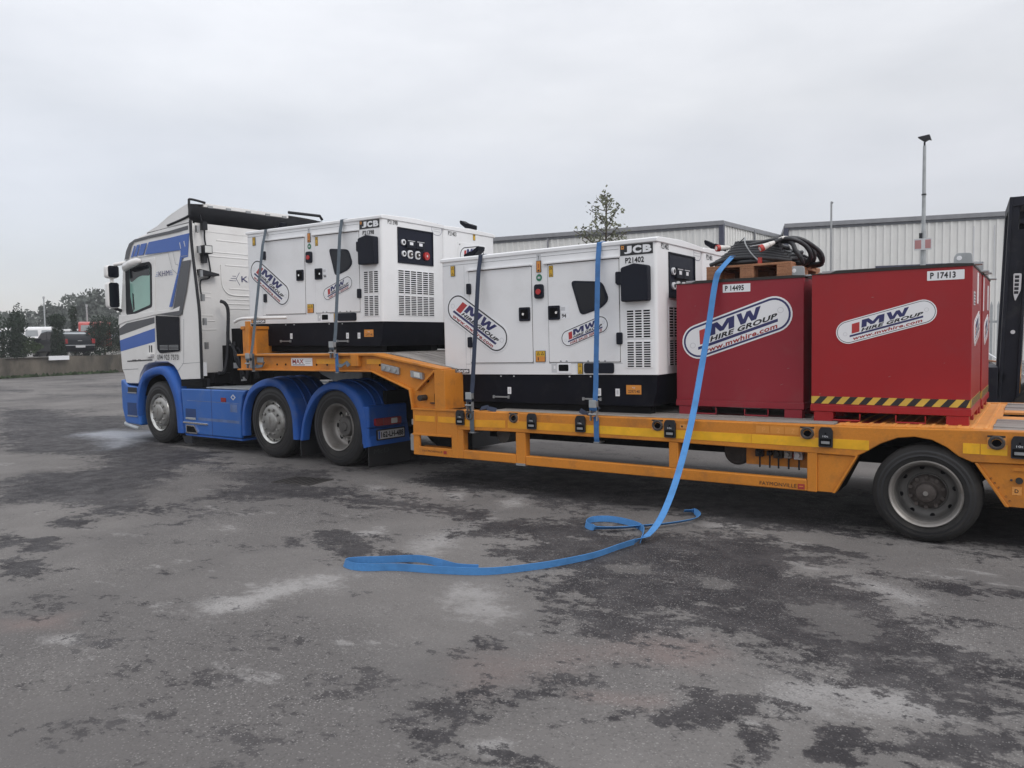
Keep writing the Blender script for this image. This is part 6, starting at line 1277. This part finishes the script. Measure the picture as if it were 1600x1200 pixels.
for i in range(34):
    z = 3.0 + 3.0 * (i / 33); l_ = (1.5 * (6.3 - z) / 3.3 + .18) * rt.uniform(.6, 1.05); a = rt.uniform(0, 6.28); e_ = Vector((l_ * math.cos(a), l_ * math.sin(a), z + l_ * .5)); k.tube(spline([(0, 0, z), (e_.x * .5, e_.y * .5, z + l_ * .18), tuple(e_)], 3), .014, 'bark', 5)
    for t in (.45, .75, 1.): p = Vector((0, 0, z)).lerp(e_, t); blobs.append((tuple(p), (.19, .19, .17)))
blobs += [((0, 0, 5.6), (.3, .3, .45)), ((-.1, 0, 4.9), (.55, .5, .5)), ((.1, 0, 4.4), (.8, .8, .4)), ((0, 0, 6.15), (.13, .13, .28))]
k.build('trunk', ty, smooth=60); crown('crown', ty, blobs, 820, .066, 'leaf_young', 3)

# raised yard behind its retaining wall
yd = MB(); yd.prism([(-44.2, 5), (-49.5, 50), (-260, 80), (-260, -20), (-44, -20)], -.2, 1.02, 'yard', 'z'); u_ = yd.build('upper_yard'); tag(u_, kind='structure')
rw = thing('retaining_wall', 'low stained concrete wall holding up the yard where the black car is parked', 'wall', (-44.3, 20, 0))
wp = [(-43.0, 2), (-43.45, 17.5), (-45.45, 24.6), (-49.0, 40)]
for i in range(3):
    a, b = Vector(wp[i]), Vector(wp[i + 1]); d_ = (b - a).normalized(); nn = Vector((-d_.y, d_.x)); nn = nn if nn.x < 0 else -nn
    k = MB(); k.prism([tuple(a), tuple(b), tuple(b + nn * 1.2), tuple(a + nn * 1.2)], 0, 1.03 + .012 * i, 'concrete', 'z'); o = k.build('wall_bay', rw); o.location = (44.3, -20, 0)
k = MB(); k.prism([(-43.42, 17.9), (-44.1, 20.4), (-44.4, 20.3), (-43.7, 17.8)], 1.034, 1.05, 'concrete_pale', 'z'); o = k.build('coping', rw); o.location = (44.3, -20, 0)
k = MB(); k.prism([(-44.05, 20.2), (-44.38, 21.4), (-44.33, 21.42), (-44.0, 20.21)], .86, 1.09, 'print_white', 'z'); o = k.build('name_board', rw); o.location = (44.3, -20, 0)
wv = MB(); r6 = random.Random(6)
for i in range(500):
    t = r6.random(); s_ = r6.uniform(.05, .18); p = Vector(wp[1]).lerp(Vector(wp[2]), t * 1.2 - .2); x, y = p.x + r6.uniform(.0, .25), p.y; wv.add([(x, y - s_, 0), (x, y + s_, 0), (x + r6.uniform(-.1, .1), y, s_ * r6.uniform(.5, 1.4))], [(0, 1, 2)], 'leaf_mid')
tag(wv.build('weeds', recalc=False), 'low weeds growing along the foot of the retaining wall', 'weeds', kind='stuff')

def onD(u, D):
    """yard point D metres out along the compass direction that image column u looks in"""
    d = Fv + R2 * ((u - 800) / 1205.4); d.z = 0; d.normalize(); return Vector((d.x * D, d.y * D, 0))
def wallD(u):
    """distance to the face of the retaining wall in that direction"""
    q = onD(u, 1.); a, b = Vector((-43.45, 17.5)), Vector((-45.45, 24.6)); e_ = b - a
    return (a.x * e_.y - a.y * e_.x) / (q.x * e_.y - q.y * e_.x)
def shrub(label, u, D, z0, w, h, seed, m='leaf_dark', n=1500, top=None, size=.055):
    p = onD(u, D); t = thing('shrub' if top is None else 'conifer', label, 'shrub' if top is None else 'conifer', (p.x, p.y, z0)); r = random.Random(seed); bl = []
    for i in range(16): a = r.uniform(0, 6.28); q = r.random(); z = h * r.uniform(.12, .85); ww = w * (1 - .55 * (z / h) ** 2); bl.append(((ww * .3 * q * math.cos(a), ww * .3 * q * math.sin(a), z), (ww * .24, ww * .24, h * .15)))
    if top: bl = [((0, 0, h * (.08 + .75 * i / 9)), (w * .30 * (1 - .35 * i / 9), w * .30 * (1 - .35 * i / 9), h * .10)) for i in range(10)] + [((r.uniform(-.05, .05), 0, h * .84), (w * top, w * top, h * .15))]
    k = MB(); k.tube([(0, 0, 0), (0, 0, h * .6)], [.08, .04], 'bark', 6); k.build('trunk', t); crown('crown', t, bl, n, size, m, seed); return t
shrub('large dark shrub on the wall farthest from the lorry, in front of a white van', 8, wallD(8) + .7, .9, 3.2, 2.5, 1, n=5000)
shrub('tall dark conifer growing among the shrubs before the black car bonnet', 29, wallD(29) + 1.5, 1.0, 1.4, 3.1, 2, n=3000)
shrub('low greenish shrub between the dark conifer and the black car', 41, wallD(41) + .9, 1.0, 1.9, 1.3, 3, n=2200, m='leaf_mid')
shrub('slim dark conifer with a round top in front of the black car', 94, wallD(94) + .6, .9, 1.45, 2.55, 4, top=.34, n=4000, size=.05)
shrub('small dark conifer standing behind the black car', 120, wallD(120) + 6, 1.0, .9, 3.2, 5, top=.3, n=2000)
shrub('broad dark shrub on the wall beside the lorry cab', 166, wallD(166) + .9, .9, 3.5, 2.7, 6, n=6000)
shrub('dark shrub half hidden behind the lorry cab', 198, wallD(198) + 1.5, .9, 3.2, 2.6, 9, n=3000)

# ------------------------------------------------------------------ cars and vans in the upper yard
def carbody(t, m, prof, glass, w, wheels, tl=None):
    k = MB(); n = len(prof); ys = (-w / 2, -w / 2 + .12, w / 2 - .12, w / 2)
    k.prism(prof, -w / 2, w / 2, m); b = k.build('body', t, bevel=.07, seg=3)
    for g in glass:
        k = MB(); k.prism(g, -w / 2 - .004, w / 2 + .004, 'glass_dark'); k.build('side_window', b, bevel=.01)
    for x in wheels:
        for s_ in (-1, 1):
            k = MB(); k.cyl((x, s_ * (w / 2 - .18), .31), (x, s_ * (w / 2 + .01), .31), .31, 'rubber', n=20); o = k.build('wheel', t, bevel=.02); k = MB(); k.cyl((x, s_ * (w / 2), .31), (x, s_ * (w / 2 + .02), .31), .2, 'rim_grey', n=14); k.build('rim', o)
    return b
def car(label, u, D, z0, heading, m, kind='hatch', cat='car', name='parked_car'):
    p = onD(u, D); t = thing(name, label, cat, (p.x, p.y, z0), (0, 0, R(heading)))     # forward = local -x
    if kind == 'hatch':
        b = carbody(t, m, [(-2.05, .25), (-2.1, .55), (-2.0, .75), (-1.1, .92), (-.45, 1.38), (.2, 1.45), (1.35, 1.40), (1.95, .98), (2.05, .85), (2.08, .4), (1.95, .25)], [[(-.95, .93), (-.42, 1.31), (.18, 1.37), (.18, .95)], [(.26, .95), (.26, 1.37), (1.05, 1.33), (1.35, 1.0)]], 1.72, (-1.3, 1.28))
        k = MB(); k.prism([(1.40, 1.345), (1.86, .985), (1.885, .99), (1.425, 1.36)], -.68, .68, 'window_pale'); k.build('rear_window', b)
        k = MB(); k.box(2.06, 2.10, -.8, .8, .45, .60, m); k.box(2.07, 2.115, -.84, .84, .60, .635, 'car_silver'); k.build('bumper', b, bevel=.015)
        k = MB(); k.box(2.075, 2.12, -.27, .27, .49, .60, 'plate_white'); k.build('number_plate', b)
        for s_ in (-1, 1): k = MB(); k.prism([(1.85, .72), (2.085, .72), (2.075, .98), (1.95, .99)], s_ * .865 if s_ < 0 else .68, s_ * .68 if s_ < 0 else .865, 'tail_red'); k.build('tail_lamp', b, bevel=.01)
        k = MB(); k.box(2.04, 2.075, -.12, .12, .86, .89, 'chrome'); k.build('badge', b)
        k = MB(); k.box(-.85, -.7, -1.02, -.86, .92, 1.05, m); k.build('door_mirror', b, bevel=.03)
    elif kind == 'van':
        b = carbody(t, m, [(-2.1, .25), (-2.15, .6), (-2.0, .9), (-1.25, 1.1), (-.75, 1.65), (-.35, 1.8), (1.7, 1.84), (1.95, 1.75), (2.1, 1.0), (2.12, .3)], [[(-1.1, 1.1), (-.72, 1.6), (-.2, 1.65), (-.2, 1.1)]], 1.75, (-1.35, 1.3))
        for y in (-.42, .42):
            k = MB(); k.prism([(y - .35, 1.20), (y + .35, 1.20), (y + .31, 1.62), (y - .31, 1.62)], 2.03, 2.05, 'window_pale', 'x'); k.build('rear_window', b)
    return t
car('black hatchback parked on the raised yard behind the wall, its tail towards the lorry', 98, wallD(98) + 2.9, 1.03, 2, 'car_black')
car('white van with rear windows parked behind the black car', 74, wallD(74) + 9, 1.0, -32, 'car_white', 'van', 'van', 'parked_van')
car('white van mostly hidden behind the large dark shrub', 2, wallD(2) + 13, 1.0, -10, 'car_white', 'van', 'van', 'parked_van')
car('white van behind the slim conifer, beside the red van', 118, wallD(118) + 13, 1.0, 35, 'car_white', 'van', 'van', 'parked_van')
car('red van showing above the black car beside the broad shrub', 151, wallD(151) + 5, 1.25, -26, 'car_red', 'van', 'van', 'parked_van')
car('pale blue car far back between the two white vans', 50, wallD(50) + 24, 1.1, -25, 'car_blue')
car('white car with its bonnet pointing past the dark conifer', 46, wallD(46) + 6, .75, 62, 'car_white')

# ------------------------------------------------------------------ far hedges, trees, poles and hills
for i, (x0, y0, x1, y1, hgt) in enumerate(((-200, -50, -90, 190, 6.2), (-250, -60, -150, 300, 8.5), (-290, -60, -200, 380, 11.5))):
    k = MB(); n = 70; r = random.Random(20 + i); v = []
    for j in range(n):
        t = j / (n - 1); hh = hgt * (.72 + .28 * mnoise.noise(Vector((t * 6 + i * 9, i, 0)))) ; ax, ay = x0 + (x1 - x0) * t - (20 + i * 12), y0 + (y1 - y0) * t
        v += [(ax + 60, ay - 15, 0), (ax + 25, ay - 6, hh * .75), (ax, ay, hh), (ax - 40, ay + 20, 0)]
    f = [(j * 4 + q, j * 4 + q + 1, j * 4 + q + 5, j * 4 + q + 4) for j in range(n - 1) for q in range(3)]
    k.add(v, f, 'hill_green'); tag(k.build('hill', smooth=60), kind='structure')
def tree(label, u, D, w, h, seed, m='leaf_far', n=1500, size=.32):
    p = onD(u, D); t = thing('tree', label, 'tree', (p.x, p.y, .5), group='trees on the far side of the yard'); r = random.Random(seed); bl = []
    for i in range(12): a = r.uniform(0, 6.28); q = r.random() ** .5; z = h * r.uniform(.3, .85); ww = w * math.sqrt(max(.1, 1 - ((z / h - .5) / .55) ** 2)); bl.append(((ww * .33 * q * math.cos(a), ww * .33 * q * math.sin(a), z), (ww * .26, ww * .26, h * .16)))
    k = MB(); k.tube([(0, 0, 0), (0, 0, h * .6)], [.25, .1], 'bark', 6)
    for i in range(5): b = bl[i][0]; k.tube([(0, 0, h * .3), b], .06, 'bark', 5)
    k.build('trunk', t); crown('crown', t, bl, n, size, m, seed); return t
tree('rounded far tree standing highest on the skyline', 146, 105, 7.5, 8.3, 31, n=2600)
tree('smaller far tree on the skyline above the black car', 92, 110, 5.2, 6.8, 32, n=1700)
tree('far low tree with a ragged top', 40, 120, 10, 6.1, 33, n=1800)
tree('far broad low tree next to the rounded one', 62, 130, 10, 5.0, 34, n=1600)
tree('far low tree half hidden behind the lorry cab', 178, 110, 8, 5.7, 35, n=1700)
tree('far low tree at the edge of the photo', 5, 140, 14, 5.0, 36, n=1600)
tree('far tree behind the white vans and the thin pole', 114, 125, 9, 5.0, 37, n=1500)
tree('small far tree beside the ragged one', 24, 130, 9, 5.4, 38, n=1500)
for lab, u, D, h_ in (('thin pale pole in the upper yard behind the conifer', 75, 62, 4.0), ('thin pale pole in the upper yard beside the red van', 141, 56, 3.2)):
    p = onD(u, D); t = thing('yard_pole', lab, 'pole', (p.x, p.y, 1.0)); k = MB(); k.cyl((0, 0, 0), (0, 0, h_ - .1), .045, 'galv', n=8); k.build('shaft', t); k = MB(); k.cyl((0, 0, h_ - .1), (0, 0, h_ + .05), .07, 'galv', n=8); k.build('lantern', t)
def block(name, label, u, D, w, h, d, m, rot):
    p = onD(u, D); t = thing(name, label, 'shed', (p.x, p.y, .6), (0, 0, R(rot))); k = MB(); k.box(-w / 2, w / 2, 0, d, 0, h, m); k.build('wall', t); k = MB(); k.prism([(-.3, h), (d / 2, h + 1.0), (d + .3, h)], -w / 2 - .2, w / 2 + .2, 'clad_roof', 'x'); k.build('roof', t)
    k = MB()
    for i in range(4): k.box(-w / 2 + 1 + i * w / 4.5, -w / 2 + 2 + i * w / 4.5, -.02, .02, h * .4, h * .75, 'window_pale')
    build_each(k, 'window', t)
block('low_shed', 'long low dark roofed shed far off past the white vans', 2, 95, 16, 1.6, 6, 'clad_roof', 65)
block('low_shed', 'long low grey building in the distance by the lorry mirror', 160, 100, 18, 1.6, 6, 'concrete', 70)

# ------------------------------------------------------------------ damp air
hz = MB(); hz.box(-440, 320, -80, 470, -1.2, 40, 'haze'); ho = hz.build('haze', smooth=0); tag(ho, 'thin damp haze hanging over the yard and the far trees', 'haze', kind='stuff')
